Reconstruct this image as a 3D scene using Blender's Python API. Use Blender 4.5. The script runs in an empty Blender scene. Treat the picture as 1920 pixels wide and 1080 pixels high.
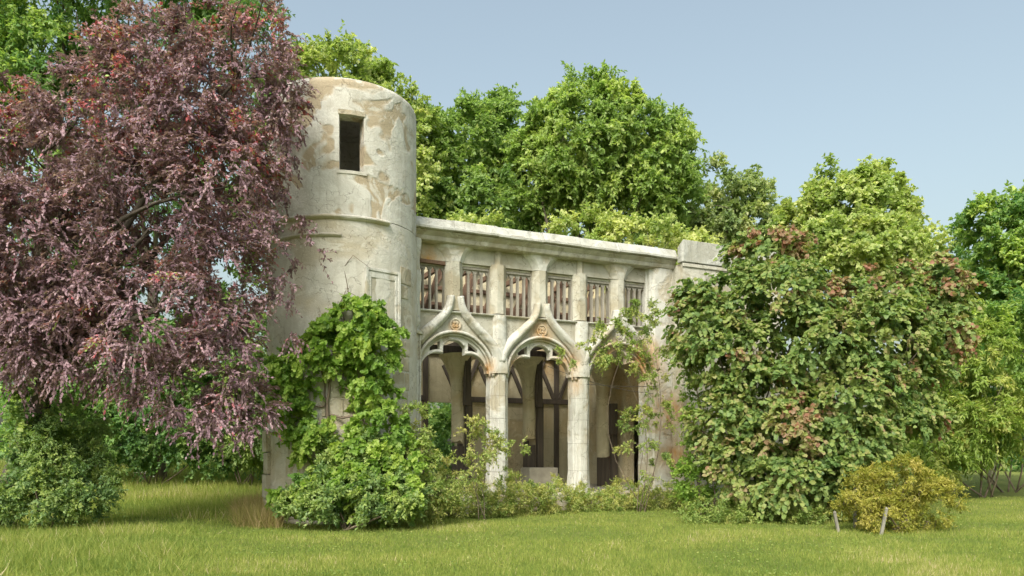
import bpy, math, random
import numpy as np
from mathutils import Vector, Matrix, noise

# ------------------------------------------------------------------ camera, sky, sun, exposure
SC = bpy.context.scene
COL = SC.collection
R = math.radians
random.seed(7)
F, CX, HY, EYE = 1450.0, 960.0, 845.0, 1.55          # focal length in photo pixels, principal column, horizon row, eye height

cam_d = bpy.data.cameras.new('camera')
cam = bpy.data.objects.new('camera', cam_d); COL.objects.link(cam)
cam.location = (0, 0, EYE); cam.rotation_euler = (R(90), 0, 0)
cam_d.sensor_width = 36; cam_d.lens = F / 1920 * 36
cam_d.shift_y = (HY - 540) / 1920
cam_d.clip_start = 0.1; cam_d.clip_end = 3000
SC.camera = cam

SUN_EL, SUN_AZ = R(47), math.atan2(-0.32, -0.947)      # azimuth measured from +Y towards +X: the sun stands left and behind the camera
to_sun = Vector((math.sin(SUN_AZ) * math.cos(SUN_EL), math.cos(SUN_AZ) * math.cos(SUN_EL), math.sin(SUN_EL)))
world = bpy.data.worlds.new('World'); SC.world = world; world.use_nodes = True
wn = world.node_tree; wn.nodes.clear()
w_out = wn.nodes.new('ShaderNodeOutputWorld'); w_bg = wn.nodes.new('ShaderNodeBackground')
w_sky = wn.nodes.new('ShaderNodeTexSky'); w_sky.sky_type = 'NISHITA'; w_sky.sun_disc = False
w_sky.sun_elevation = SUN_EL; w_sky.sun_rotation = SUN_AZ
w_sky.air_density = 1.6; w_sky.dust_density = 5.5; w_sky.ozone_density = 2.2
w_hs = wn.nodes.new('ShaderNodeHueSaturation'); w_hs.inputs['Saturation'].default_value = 0.66
w_bg.inputs["Strength"].default_value = 0.118
wn.links.new(w_sky.outputs[0], w_hs.inputs['Color']); w_mx = wn.nodes.new('ShaderNodeMix'); w_mx.data_type = 'RGBA'; w_mx.blend_type = 'MULTIPLY'; w_mx.inputs[0].default_value = 1.0
w_mx.inputs[7].default_value = (0.95, 1.0, 0.955, 1)          # slight green tint multiplied over the sky colour
wn.links.new(w_hs.outputs[0], w_mx.inputs[6]); wn.links.new(w_mx.outputs[2], w_bg.inputs['Color'])
wn.links.new(w_bg.outputs[0], w_out.inputs['Surface'])

sun_d = bpy.data.lights.new('sun', 'SUN'); sun_d.energy = 2.1; sun_d.angle = R(18.0); sun_d.color = (1.0, 0.95, 0.86)
sun = bpy.data.objects.new('sun', sun_d); COL.objects.link(sun)
sun.rotation_euler = to_sun.to_track_quat('Z', 'Y').to_euler(); sun.location = (-20, -10, 30)

SC.view_settings.view_transform = 'Standard'; SC.view_settings.look = 'None'
SC.view_settings.exposure = 0.92; SC.view_settings.gamma = 1.0
SC.render.engine = 'CYCLES'
SC.cycles.use_denoising = True
SC.cycles.max_bounces = 7; SC.cycles.diffuse_bounces = 4; SC.cycles.glossy_bounces = 2
SC.cycles.transmission_bounces = 4; SC.cycles.transparent_max_bounces = 6


def at(px, py, Y):
    """photo pixel + real distance -> point of the place"""
    return Vector(((px - CX) / F * Y, Y, EYE + (HY - py) / F * Y))


def smooth(a, b, v):
    t = min(1, max(0, (v - a) / (b - a))); return t * t * (3 - 2 * t)


def gz(x, y):
    """height of the ground"""
    h = 0.95 * smooth(18.5, 34, y) * (0.35 + 0.65 * smooth(-2, -7, x))
    h += 0.05 * noise.noise(Vector((x * 0.25, y * 0.25, 0))) + 0.02 * noise.noise(Vector((x * 1.1, y * 1.1, 3)))
    return h


# ------------------------------------------------------------------ materials
def nodes_of(name):
    m = bpy.data.materials.new(name); m.use_nodes = True
    nt = m.node_tree; b = nt.nodes['Principled BSDF']
    return m, nt, b


def N(nt, kind, **kw):
    n = nt.nodes.new(kind)
    for k, v in kw.items():
        if k.startswith('i_'):
            n.inputs[k[2:].replace('_', ' ')].default_value = v
        else:
            setattr(n, k, v)
    return n


def ramp(nt, fac, stops, interp='LINEAR'):
    r = nt.nodes.new('ShaderNodeValToRGB'); r.color_ramp.interpolation = interp
    els = r.color_ramp.elements
    while len(els) < len(stops): els.new(0.5)
    for e, (p, c) in zip(els, stops):
        e.position = p; e.color = (c[0], c[1], c[2], 1) if not isinstance(c, (int, float)) else (c, c, c, 1)
    nt.links.new(fac, r.inputs[0]); return r.outputs[0]


def mix(nt, fac, a, b, blend='MIX'):
    m = nt.nodes.new('ShaderNodeMix'); m.data_type = 'RGBA'; m.blend_type = blend
    for s, v in ((0, fac), (6, a), (7, b)):
        if hasattr(v, 'links'): nt.links.new(v, m.inputs[s])
        elif s == 0: m.inputs[0].default_value = v
        else: m.inputs[s].default_value = (v[0], v[1], v[2], 1)
    return m.outputs[2]


def tex(nt, scale, detail=5, rough=0.55, stretch=None, distort=0.0, offset=(0, 0, 0)):
    tc = nt.nodes.new('ShaderNodeTexCoord'); mp = nt.nodes.new('ShaderNodeMapping')
    mp.inputs['Location'].default_value = offset
    if stretch: mp.inputs['Scale'].default_value = stretch
    nt.links.new(tc.outputs['Object'], mp.inputs[0])
    n = N(nt, 'ShaderNodeTexNoise', i_Scale=scale, i_Detail=detail, i_Roughness=rough, i_Distortion=distort)
    nt.links.new(mp.outputs[0], n.inputs['Vector']); return n.outputs['Fac']


def bump(nt, b, h, strength, dist=0.02):
    bp = nt.nodes.new('ShaderNodeBump'); bp.inputs['Strength'].default_value = strength; bp.inputs['Distance'].default_value = dist
    nt.links.new(h, bp.inputs['Height']); nt.links.new(bp.outputs[0], b.inputs['Normal'])


def spot_mask(nt, spots):
    """stains with a place of their own on the masonry (object coordinates)"""
    tc = nt.nodes.new('ShaderNodeTexCoord'); acc = None
    for (c, r) in spots:
        d = nt.nodes.new('ShaderNodeVectorMath'); d.operation = 'DISTANCE'
        nt.links.new(tc.outputs['Object'], d.inputs[0]); d.inputs[1].default_value = c
        mr = nt.nodes.new('ShaderNodeMapRange'); mr.inputs[1].default_value = r; mr.inputs[2].default_value = r * 0.15
        nt.links.new(d.outputs['Value'], mr.inputs[0])
        if acc is None: acc = mr.outputs[0]
        else:
            mx = nt.nodes.new('ShaderNodeMath'); mx.operation = 'MAXIMUM'
            nt.links.new(acc, mx.inputs[0]); nt.links.new(mr.outputs[0], mx.inputs[1]); acc = mx.outputs[0]
    return acc


def masonry(name, pale, tan, grime, patch=(0.47, 0.55), patch_scale=0.9, spots=None, streak=0.5, tan_amt=1.0):
    pale, tan, grime = [[x * g for x in q] for q, g in ((pale, .82), (tan, .86), (grime, .9))]
    m, nt, b = nodes_of(name)
    n1 = tex(nt, patch_scale, 3, 0.6, None, 0.6, (3.1, 1.7, 0.4))
    k = ramp(nt, n1, [(patch[0], 0.0), (patch[1], tan_amt)])
    c = mix(nt, k, pale, tan)
    # soft mottling
    c = mix(nt, ramp(nt, tex(nt, 5.0, 6, 0.65), [(0.3, 0.0), (0.75, 0.42)]), c, [x * 0.70 for x in tan])
    # rain streaks
    st = ramp(nt, tex(nt, 3.2, 4, 0.6, (1.6, 1.6, 0.16)), [(0.50, 0.0), (0.72, streak)])
    c = mix(nt, st, c, grime)
    # pale rubbed patches
    c = mix(nt, ramp(nt, tex(nt, 1.7, 5, 0.7, None, 1.2, (9, 4, 2)), [(0.56, 0.0), (0.62, 0.55)]), c, [min(1, x * 1.12) for x in pale])
    if spots:
        sm = spot_mask(nt, spots)
        nn = ramp(nt, tex(nt, 4.0, 5, 0.7, (1, 1, 0.5)), [(0.30, 0.15), (0.62, 1.0)])
        mm = nt.nodes.new('ShaderNodeMath'); mm.operation = 'MULTIPLY'
        nt.links.new(sm, mm.inputs[0]); nt.links.new(nn, mm.inputs[1])
        c = mix(nt, mm.outputs[0], c, (0.46, 0.25, 0.08))
    # hairline cracks and specks
    vt = nt.nodes.new('ShaderNodeTexVoronoi'); vt.feature = 'DISTANCE_TO_EDGE'; vt.inputs['Scale'].default_value = 1.1
    tc = nt.nodes.new('ShaderNodeTexCoord'); wob = N(nt, 'ShaderNodeTexNoise', i_Scale=2.5, i_Detail=4.0)
    va = nt.nodes.new('ShaderNodeVectorMath'); va.operation = 'ADD'
    nt.links.new(tc.outputs['Object'], wob.inputs['Vector']); nt.links.new(tc.outputs['Object'], va.inputs[0]); nt.links.new(wob.outputs['Color'], va.inputs[1])
    nt.links.new(va.outputs[0], vt.inputs['Vector'])
    c = mix(nt, ramp(nt, vt.outputs['Distance'], [(0.0, 0.55), (0.012, 0.0)]), c, (0.12, 0.10, 0.07))
    nt.links.new(c, b.inputs['Base Color']); b.inputs['Roughness'].default_value = 0.92
    b.inputs['Specular IOR Level'].default_value = 0.2
    h = mix(nt, 0.35, tex(nt, 3.0, 8, 0.7), tex(nt, 22.0, 4, 0.7))
    h = mix(nt, 0.30, h, mix(nt, k, (1, 1, 1), (0, 0, 0)))
    bump(nt, b, h, 0.7, 0.07)
    return m


def wood(name, c1, c2, rough=0.85):
    m, nt, b = nodes_of(name)
    g = tex(nt, 9.0, 6, 0.65, (1.5, 1.5, 0.12))
    c = ramp(nt, g, [(0.3, c1), (0.7, c2)])
    nt.links.new(c, b.inputs['Base Color']); b.inputs['Roughness'].default_value = rough
    bump(nt, b, g, 0.6, 0.02); return m


def leafmat(name, stops, trans=0.30, rough=0.5, spec=0.35, gain=1.95, hue=(1.22, .98, 1.6)):
    m, nt, b = nodes_of(name)
    a = nt.nodes.new('ShaderNodeAttribute'); a.attribute_name = 'tint'
    c = ramp(nt, a.outputs['Fac'], [(p, (q[0] * gain * hue[0], q[1] * gain * hue[1], q[2] * gain * hue[2])) for p, q in stops])
    nt.links.new(c, b.inputs['Base Color']); b.inputs['Roughness'].default_value = rough
    b.inputs['Specular IOR Level'].default_value = spec
    if trans:
        t = nt.nodes.new('ShaderNodeBsdfTranslucent'); mx = nt.nodes.new('ShaderNodeMixShader')
        cc = mix(nt, 1.0, c, (1.25, 1.35, 0.75), 'MULTIPLY'); nt.links.new(cc, t.inputs['Color'])
        mx.inputs[0].default_value = min(.5, trans + .10)
        out = nt.nodes['Material Output']
        nt.links.new(b.outputs[0], mx.inputs[1]); nt.links.new(t.outputs[0], mx.inputs[2]); nt.links.new(mx.outputs[0], out.inputs['Surface'])
    return m


def plain(name, col, rough=0.7, var=0.3, scale=6):
    m, nt, b = nodes_of(name)
    c = ramp(nt, tex(nt, scale, 5), [(0.3, [x * (1 - var) for x in col]), (0.7, [min(1, x * (1 + var)) for x in col])])
    nt.links.new(c, b.inputs['Base Color']); b.inputs['Roughness'].default_value = rough; return m


SPOTS = [((1.15, 0.0, 4.62), 0.42), ((1.9, 0.1, 3.9), 0.55), ((3.2, 0.1, 4.1), 0.7), ((4.3, 0.1, 4.0), 0.9), ((-1.23, 0, 4.6), 0.22),
         ((0.45, 0.1, 3.75), 0.35), ((-0.4, 0.15, 3.6), 0.4), ((-1.9, 0.1, 6.22), 0.45), ((2.05, 0.1, 3.3), 0.4), ((4.9, -.2, 2.6), 0.8), ((5.2, -.3, 1.4), .7)]
M = {}
M['facade'] = masonry('weathered_plaster', (0.64, 0.62, 0.53), (0.47, 0.42, 0.31), (0.27, 0.25, 0.19), (0.46, 0.60), 1.1, SPOTS, 0.55)
M['spandrel'] = masonry('grey_render', (0.55, 0.53, 0.45), (0.43, 0.39, 0.30), (0.26, 0.24, 0.18), (0.42, 0.62), 0.8, SPOTS, 0.45)
M['carved'] = masonry('limewashed_stone', (0.72, 0.715, 0.66), (0.53, 0.48, 0.37), (0.33, 0.31, 0.25), (0.50, 0.62), 1.4, SPOTS, 0.4)
M['coping'] = masonry('grey_coping', (0.60, 0.60, 0.55), (0.48, 0.47, 0.40), (0.26, 0.255, 0.21), (0.42, 0.60), 1.6, None, 0.6)
M['tower'] = masonry('patched_tower_render', (0.70, 0.69, 0.63), (0.47, 0.38, 0.255), (0.33, 0.30, 0.235), (0.525, 0.555), 0.75, None, 0.5, .9)
M['tower_low'] = masonry('smooth_tower_render', (0.69, 0.67, 0.60), (0.55, 0.49, 0.375), (0.36, 0.33, 0.26), (0.48, 0.60), 0.7, None, 0.35)
M['ashlar'] = masonry('pale_ashlar', (0.58, 0.54, 0.43), (0.46, 0.40, 0.29), (0.27, 0.24, 0.18), (0.45, 0.58), 1.6, None, 0.4)
M['inner'] = masonry('inner_render', (0.74, 0.67, 0.47), (0.66, 0.54, 0.33), (0.33, 0.27, 0.16), (0.45, 0.6), 0.8,
                     [((5.2, 1.2, 3.6), 1.9), ((4.0, 4.7, 4.6), 1.0)], 0.4)
M['mortar'] = plain('dark_mortar', (0.22, 0.19, 0.14), 0.95, 0.25, 12)
M['brick'] = plain('old_brick', (0.33, 0.17, 0.10), 0.95, 0.35, 9)
M['floor'] = plain('floor_screed', (0.38, 0.35, 0.28), 0.95, 0.2, 3)
M['oak'] = wood('dark_oak', (0.060, 0.048, 0.038), (0.120, 0.095, 0.072))
M['brown_oak'] = wood('brown_oak', (0.10, 0.060, 0.038), (0.20, 0.12, 0.075))
M['mullion'] = wood('grey_wood', (0.20, 0.18, 0.15), (0.35, 0.325, 0.275))
M['bark'] = wood('bark', (0.075, 0.062, 0.045), (0.19, 0.16, 0.12), 0.95)
M['dark_bark'] = wood('dark_bark', (0.045, 0.036, 0.028), (0.11, 0.09, 0.07), 0.95)
M['pale_bark'] = wood('pale_bark', (0.28, 0.25, 0.16), (0.42, 0.39, 0.28), 0.9)
M['stem'] = wood('vine_stem', (0.12, 0.09, 0.065), (0.24, 0.19, 0.14), 0.95)
M['stake'] = wood('bleached_wood', (0.13, 0.12, 0.10), (0.32, 0.30, 0.255))
M['red'] = plain('red_paint', (0.50, 0.06, 0.045), 0.5, 0.2)
M['wire'] = plain('dark_wire', (0.06, 0.055, 0.05), 0.6, 0.1)
M['purple'] = leafmat('purple_leaf', [(0.0, (0.125, 0.072, 0.096)), (0.45, (0.245, 0.150, 0.182)), (0.70, (0.370, 0.255, 0.285)), (0.82, (0.31, 0.110, 0.135)), (0.93, (0.36, 0.070, 0.080)), (0.97, (0.26, 0.32, 0.09)), (1.0, (0.26, 0.38, 0.09))], 0.16, 0.55, 0.35, 1.28, (1, 1.02, 1.0))
M['green_a'] = leafmat('leaf_ash', [(0, (0.060, 0.125, 0.022)), (0.5, (0.115, 0.205, 0.036)), (1, (0.20, 0.29, 0.055))], 0.34)
M['green_b'] = leafmat('leaf_deep', [(0, (0.038, 0.098, 0.024)), (0.5, (0.070, 0.155, 0.030)), (1, (0.135, 0.225, 0.042))], 0.32)
M['green_c'] = leafmat('leaf_maple', [(0, (0.085, 0.150, 0.026)), (0.5, (0.150, 0.235, 0.045)), (1, (0.25, 0.32, 0.080))], 0.34)
M['green_d'] = leafmat('leaf_fern', [(0, (0.040, 0.120, 0.026)), (0.5, (0.100, 0.190, 0.034)), (1, (0.21, 0.31, 0.045))], 0.36)
M['olive'] = leafmat('leaf_olive', [(0, (0.070, 0.125, 0.030)), (0.5, (0.120, 0.190, 0.045)), (1, (0.20, 0.26, 0.075))], 0.34)
M['vine'] = leafmat('leaf_vine', [(0, (0.080, 0.170, 0.022)), (0.5, (0.155, 0.275, 0.032)), (1, (0.27, 0.38, 0.055))], 0.36, .5, .35, 1.28, (1.12, 1.0, 1.5))
M['hazel'] = leafmat('leaf_bronze', [(0, (0.080, 0.130, 0.045)), (0.30, (0.135, 0.190, 0.060)), (0.55, (0.215, 0.245, 0.075)), (0.72, (0.255, 0.235, 0.100)), (0.86, (0.245, 0.175, 0.105)), (0.95, (0.25, 0.145, 0.100)), (1, (0.27, 0.125, 0.09))], 0.30, 0.5, 0.35, 1.38, (0.98, 1.04, 0.95))
M['weed'] = leafmat('leaf_weed', [(0, (0.070, 0.130, 0.024)), (0.5, (0.125, 0.205, 0.034)), (1, (0.23, 0.27, 0.060))], 0.32)
M['nettle'] = leafmat('leaf_nettle', [(0, (0.048, 0.105, 0.028)), (0.5, (0.090, 0.165, 0.034)), (1, (0.17, 0.25, 0.045))], 0.30)
M['yellow'] = leafmat('leaf_yellow', [(0, (0.22, 0.25, 0.04)), (0.5, (0.38, 0.36, 0.07)), (1, (0.50, 0.43, 0.13))], 0.3, 0.5, 0.3, 1.08, (1, 1, 1))
M['lime'] = leafmat('leaf_lime', [(0, (0.10, 0.21, 0.030)), (0.5, (0.19, 0.31, 0.040)), (1, (0.30, 0.38, 0.070))], 0.36, .5, .35, 1.3)
M['straw'] = leafmat('straw', [(0, (0.22, 0.22, 0.06)), (0.5, (0.36, 0.29, 0.13)), (1, (0.50, 0.36, 0.22))], 0.2, 0.8, 0.1, 1.0, (1, 1, 1))
M['grass'] = leafmat('grass_blade', [(0, (0.100, 0.160, 0.026)), (0.45, (0.180, 0.235, 0.036)), (0.78, (0.26, 0.285, 0.058)), (0.92, (0.36, 0.335, 0.12)), (1, (0.47, 0.41, 0.20))], 0.3, 0.7, 0.15, 1.42, (1.09, 1.0, 1.45))
M['petal'] = plain('white_petal', (0.75, 0.75, 0.68), 0.8, 0.05)

m, nt, b = nodes_of('lawn_ground')
c = ramp(nt, tex(nt, 0.5, 5, 0.65), [(0.35, (0.175, 0.218, 0.052)), (0.65, (0.270, 0.292, 0.085))])
c = mix(nt, ramp(nt, tex(nt, 2.2, 6, 0.7), [(0.45, 0.0), (0.75, 0.6)]), c, (0.27, 0.25, 0.085))
c = mix(nt, ramp(nt, tex(nt, 40, 4, 0.8), [(0.35, 0.65), (0.6, 0.0)]), c, (0.055, 0.085, 0.018))
nt.links.new(c, b.inputs['Base Color']); b.inputs['Roughness'].default_value = 0.95; b.inputs['Specular IOR Level'].default_value = 0.1
bump(nt, b, tex(nt, 60, 4, 0.8), 0.8, 0.03); M['ground'] = m


# ------------------------------------------------------------------ building helpers
def tag(o, label=None, cat=None, group=None, kind=None):
    if label: o['label'] = label
    if cat: o['category'] = cat
    if group: o['group'] = group
    if kind: o['kind'] = kind
    return o


def empty(name, loc=(0, 0, 0), rz=0.0):
    o = bpy.data.objects.new(name, None); COL.objects.link(o)
    o.location = loc; o.rotation_euler = (0, 0, rz); o.empty_display_size = 0.2; return o


class MB:
    def __init__(self): self.v = []; self.f = []

    def quad_grid(self, rings, close=False, cap=False):
        n = len(rings[0]); b0 = len(self.v)
        for r in rings: self.v.extend(tuple(p) for p in r)
        for i in range(len(rings) - 1):
            for j in range(n if close else n - 1):
                k = (j + 1) % n
                self.f.append((b0 + i * n + j, b0 + i * n + k, b0 + (i + 1) * n + k, b0 + (i + 1) * n + j))
        if cap:
            self.f.append(tuple(b0 + j for j in reversed(range(n))))
            e = b0 + (len(rings) - 1) * n
            self.f.append(tuple(e + j for j in range(n)))
        return self

    def box(self, x0, x1, y0, y1, z0, z1):
        return self.quad_grid([[(x0, y0, z), (x1, y0, z), (x1, y1, z), (x0, y1, z)] for z in (z0, z1)], True, True)

    def beam(self, a, b_, w, d, up=(0, 1, 0)):
        """square timber from a to b: w across, d along 'up'"""
        a, b_ = Vector(a), Vector(b_); t = (b_ - a).normalized(); u = Vector(up)
        u = (u - t * u.dot(t)).normalized(); s = t.cross(u)
        return self.quad_grid([[p + s * (w / 2 * i) + u * (d / 2 * j) for i, j in ((-1, -1), (1, -1), (1, 1), (-1, 1))] for p in (a, b_)], True, True)

    def prism(self, prof, z0, z1, n=1, scale=None, cx=0, cy=0, jit=0.0):
        rings = []
        for i in range(n + 1):
            z = z0 + (z1 - z0) * i / n
            s = scale(z) if scale else 1.0
            rings.append([(cx + x * s + jit * noise.noise(Vector((x * 3 + cx, y * 3, z * 2.2))), cy + y * (s if y < 0.2 else 1) + jit * noise.noise(Vector((x * 3 + 9, y * 3 + cx, z * 2.2))), z) for x, y in prof])
        return self.quad_grid(rings, True, True)

    def tube(self, pts, radii, n=8):
        pts = [Vector(p) for p in pts]; rings = []
        t = (pts[1] - pts[0]).normalized(); u = t.orthogonal().normalized()
        for i, p in enumerate(pts):
            t = (pts[min(i + 1, len(pts) - 1)] - pts[max(i - 1, 0)]).normalized()
            u = (u - t * u.dot(t)).normalized(); w = t.cross(u)
            rings.append([p + (u * math.cos(2 * math.pi * k / n) + w * math.sin(2 * math.pi * k / n)) * radii[i] for k in range(n)])
        return self.quad_grid(rings, True, True)

    def slices(self, xs, zb, zt, y0, y1):
        """slab between y0 (front) and y1 whose lower and upper edges are curves over x"""
        for i in range(len(xs) - 1):
            pass
        top_f = [(x, y0, zt(x)) for x in xs]; bot_f = [(x, y0, zb(x)) for x in xs]
        top_b = [(x, y1, zt(x)) for x in xs]; bot_b = [(x, y1, zb(x)) for x in xs]
        b0 = len(self.v); n = len(xs)
        self.v += bot_f + top_f + top_b + bot_b
        for i in range(n - 1):
            for k in range(4):
                a_, c_ = k * n, ((k + 1) % 4) * n
                self.f.append((b0 + a_ + i, b0 + a_ + i + 1, b0 + c_ + i + 1, b0 + c_ + i))
        self.f.append((b0, b0 + n, b0 + 2 * n, b0 + 3 * n)); self.f.append((b0 + 4 * n - 1, b0 + 3 * n - 1, b0 + 2 * n - 1, b0 + n - 1))
        return self

    def sweep(self, path, prof):
        """prof = [(side, out)] swept along path [(x, z)] on the wall face; 'out' is towards -y"""
        rings = []
        for i, (x, z) in enumerate(path):
            a_ = path[max(i - 1, 0)]; c_ = path[min(i + 1, len(path) - 1)]
            tx, tz = c_[0] - a_[0], c_[1] - a_[1]; l = math.hypot(tx, tz) or 1
            nx, nz = -tz / l, tx / l
            j = 0.006 * noise.noise(Vector((x * 4, z * 4, 0)))
            rings.append([(x + nx * s, -o + j, z + nz * s) for s, o in prof])
        return self.quad_grid(rings, True, True)

    def build(self, name, mat, parent=None, smooth=False, bevel=0.0, loc=None):
        me = bpy.data.meshes.new(name)
        vs = self.v if loc is None else [(x - loc[0], y - loc[1], z - loc[2]) for x, y, z in self.v]
        me.from_pydata([tuple(p) for p in vs], [], self.f)
        me.materials.append(mat)
        import bmesh
        bm = bmesh.new(); bm.from_mesh(me); bmesh.ops.recalc_face_normals(bm, faces=bm.faces); bm.to_mesh(me); bm.free()
        if smooth:
            me.polygons.foreach_set('use_smooth', np.ones(len(me.polygons), dtype=bool))
            if smooth != 'all': me.set_sharp_from_angle(angle=R(38))
        o = bpy.data.objects.new(name, me); COL.objects.link(o)
        if parent: o.parent = parent
        elif loc is not None: o.location = loc
        if bevel:
            bv = o.modifiers.new('bevel', 'BEVEL'); bv.width = bevel; bv.segments = 2; bv.limit_method = 'ANGLE'; bv.angle_limit = R(40)
        return o


def lin(a, b_, n): return [a + (b_ - a) * i / n for i in range(n + 1)]


# ------------------------------------------------------------------ the ground
def make_ground():
    xs = np.unique(np.concatenate([np.linspace(-600, -24, 12), np.linspace(-24, 24, 97), np.linspace(24, 600, 12)]))
    ys = np.unique(np.concatenate([np.linspace(-60, 2, 6), np.linspace(2, 40, 77), np.linspace(40, 900, 14)]))
    mb = MB(); mb.quad_grid([[(x, y, gz(x, y)) for x in xs] for y in ys])
    return tag(mb.build('ground', M['ground'], smooth='all'), kind='structure')


make_ground()

# ------------------------------------------------------------------ the folly: local x along the front, y into the building, z up
ANG = math.atan2(F, 3140.0)
P0 = Vector((-0.2555, 19.5, 0))
B = empty('ruined_folly', P0, ANG)
tag(B, 'white ruined Gothic folly with round tower and arcaded front overgrown by vines', 'building')
CA, SA = math.cos(ANG), math.sin(ANG)


def bw(x, y, z=0.0):
    """building coordinates -> world"""
    return Vector((P0.x + x * CA - y * SA, P0.y + x * SA + y * CA, z))


AC = [-1.23, 1.15, 3.53]                 # arch centres
CC = [-0.04, 2.34]                       # free columns
ZF, ZS = 0.45, 3.49                      # floor, arch springing

# ---- tower
TX, TY, TR = -4.0, 0.0, 1.665


def cyl(th, z, r): return (TX + r * math.sin(th), TY - r * math.cos(th), z)


def wob(th, z): return 0.022 * noise.noise(Vector((math.sin(th) * 2.2, math.cos(th) * 2.2, z * 1.1))) + 0.007 * noise.noise(Vector((math.sin(th) * 9, math.cos(th) * 9, z * 5)))


def cyl_shell(mb, ths, zs, ro, ri, hole=None):
    """a ring wall; hole = (th0, th1, z0, z1)"""
    def skip(i, j):
        if not hole: return False
        tm = (ths[i] + ths[i + 1]) / 2; zm = (zs[j] + zs[j + 1]) / 2
        return hole[0] < tm < hole[1] and hole[2] < zm < hole[3]
    nT, nZ = len(ths), len(zs); b0 = len(mb.v)
    for k in (0, 1):
        for j in range(nZ):
            for i in range(nT):
                mb.v.append(cyl(ths[i], zs[j], ro(ths[i], zs[j]) if k == 0 else ri))
    idx = lambda k, i, j: b0 + k * nT * nZ + j * nT + i
    for j in range(nZ - 1):
        for i in range(nT - 1):
            if skip(i, j):
                if not skip(i - 1, j): mb.f.append((idx(0, i, j), idx(0, i, j + 1), idx(1, i, j + 1), idx(1, i, j)))
                if not skip(i + 1, j): mb.f.append((idx(0, i + 1, j), idx(0, i + 1, j + 1), idx(1, i + 1, j + 1), idx(1, i + 1, j)))
                if not skip(i, j - 1): mb.f.append((idx(0, i, j), idx(0, i + 1, j), idx(1, i + 1, j), idx(1, i, j)))
                if not skip(i, j + 1): mb.f.append((idx(0, i, j + 1), idx(0, i + 1, j + 1), idx(1, i + 1, j + 1), idx(1, i, j + 1)))
                continue
            mb.f.append((idx(0, i, j), idx(0, i + 1, j), idx(0, i + 1, j + 1), idx(0, i, j + 1)))
            mb.f.append((idx(1, i, j), idx(1, i + 1, j), idx(1, i + 1, j + 1), idx(1, i, j + 1)))
    for i in range(nT - 1):
        for j in (0, nZ - 1):
            mb.f.append((idx(0, i, j), idx(0, i + 1, j), idx(1, i + 1, j), idx(1, i, j)))
    for i in (0, nT - 1):
        if abs(ths[-1] - ths[0] - 2 * math.pi) > 0.01:
            for j in range(nZ - 1): mb.f.append((idx(0, i, j), idx(0, i, j + 1), idx(1, i, j + 1), idx(1, i, j)))


TZ0, TZ1 = 6.47, 9.42
HW = (R(-15.5), R(2.5), 7.43, 8.60)
ths = sorted(set([round(R(a), 5) for a in range(-180, 181, 3)] + [round(HW[0], 5), round(HW[1], 5)]))
zs = sorted(set([round(z, 4) for z in lin(TZ0 + 0.02, TZ1 - 0.16, 28)] + [HW[2], HW[3]] + [TZ1 - 0.16 + 0.16 * math.sin(a) for a in lin(0.25, math.pi / 2, 5)]))


def r_up(th, z):
    r = TR + wob(th, z)
    if z > TZ1 - 0.16: r -= 0.16 * (1 - math.sqrt(max(0, 1 - ((z - TZ1 + 0.16) / 0.16) ** 2)))
    return r


mb = MB(); cyl_shell(mb, ths, zs, r_up, TR - 0.33, (HW[0], HW[1], HW[2], HW[3]))
drum = mb.build('upper_tower_wall', M['tower'], B, smooth=True); tag(drum, 'upper drum of the tower with patchy tan and white render')
# unseen slab added to darken the tower inside; front gap lets in some light
mb = MB(); n = 40; rr_ = TR - .31
prof = [(rr_ * math.cos(a), rr_ * math.sin(a)) for a in lin(-.42, math.pi + .42, n)]
mb.quad_grid([[(TX + x, TY + y, z) for x, y in prof] for z in (9.18, 9.28)], True, True); mb.build('tower_shade_slab', M['coping'], B)
# cream lintel and jamb lining of the tower window
mb = MB(); thm = (HW[0] + HW[1]) / 2
cyl_shell(mb, [HW[0] - .012, (HW[0] + HW[1]) / 2, HW[1] + .012], [HW[3] + .004, HW[3] + .10], lambda t, z: TR + .012, TR - 0.2)
mb.build('window_lintel', M['ashlar'], drum)
mb = MB(); cyl_shell(mb, [HW[0] - .03, thm, HW[1] + .03], [HW[2] - .07, HW[2] - .003], lambda t, z: TR + .022, TR - 0.2)
mb.build('window_sill', M['tower_low'], drum)

zs = lin(-0.2, TZ0, 40)
ths = [R(a) for a in range(-180, 181, 3)]
mb = MB(); cyl_shell(mb, ths, zs, lambda t, z: TR + 0.012 + wob(t, z + 3), TR - 0.35)
drum_low = mb.build('lower_tower_wall', M['tower_low'], B, smooth=True)
# stringcourse and ragged band between the two drums
prof = [(0.0, -0.02), (0.05, 0.0), (0.085, 0.035), (0.085, 0.06), (0.03, 0.09), (0.0, 0.10)]
for nm, z0, t0, t1, s in (('ledge_moulding', 6.40, -178, 22, 1.0), ('string_moulding', 6.03, -178, -14, .75)):
    mb = MB()
    mb.quad_grid([[cyl(R(a), z0 + dz * s + 0.008 * noise.noise(Vector((a * .1, 0, z0))), TR + (dr + 0.004) * s * (0.85 + 0.35 * noise.noise(Vector((a * 0.12, 5, z0)))) + 0.012) for dr, dz in [(-.05, -.02)] + prof + [(-.05, .10)]] for a in lin(t0, t1, 80)], True, True)
    mb.build(nm, M['tower_low'], drum_low, smooth=True)
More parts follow.
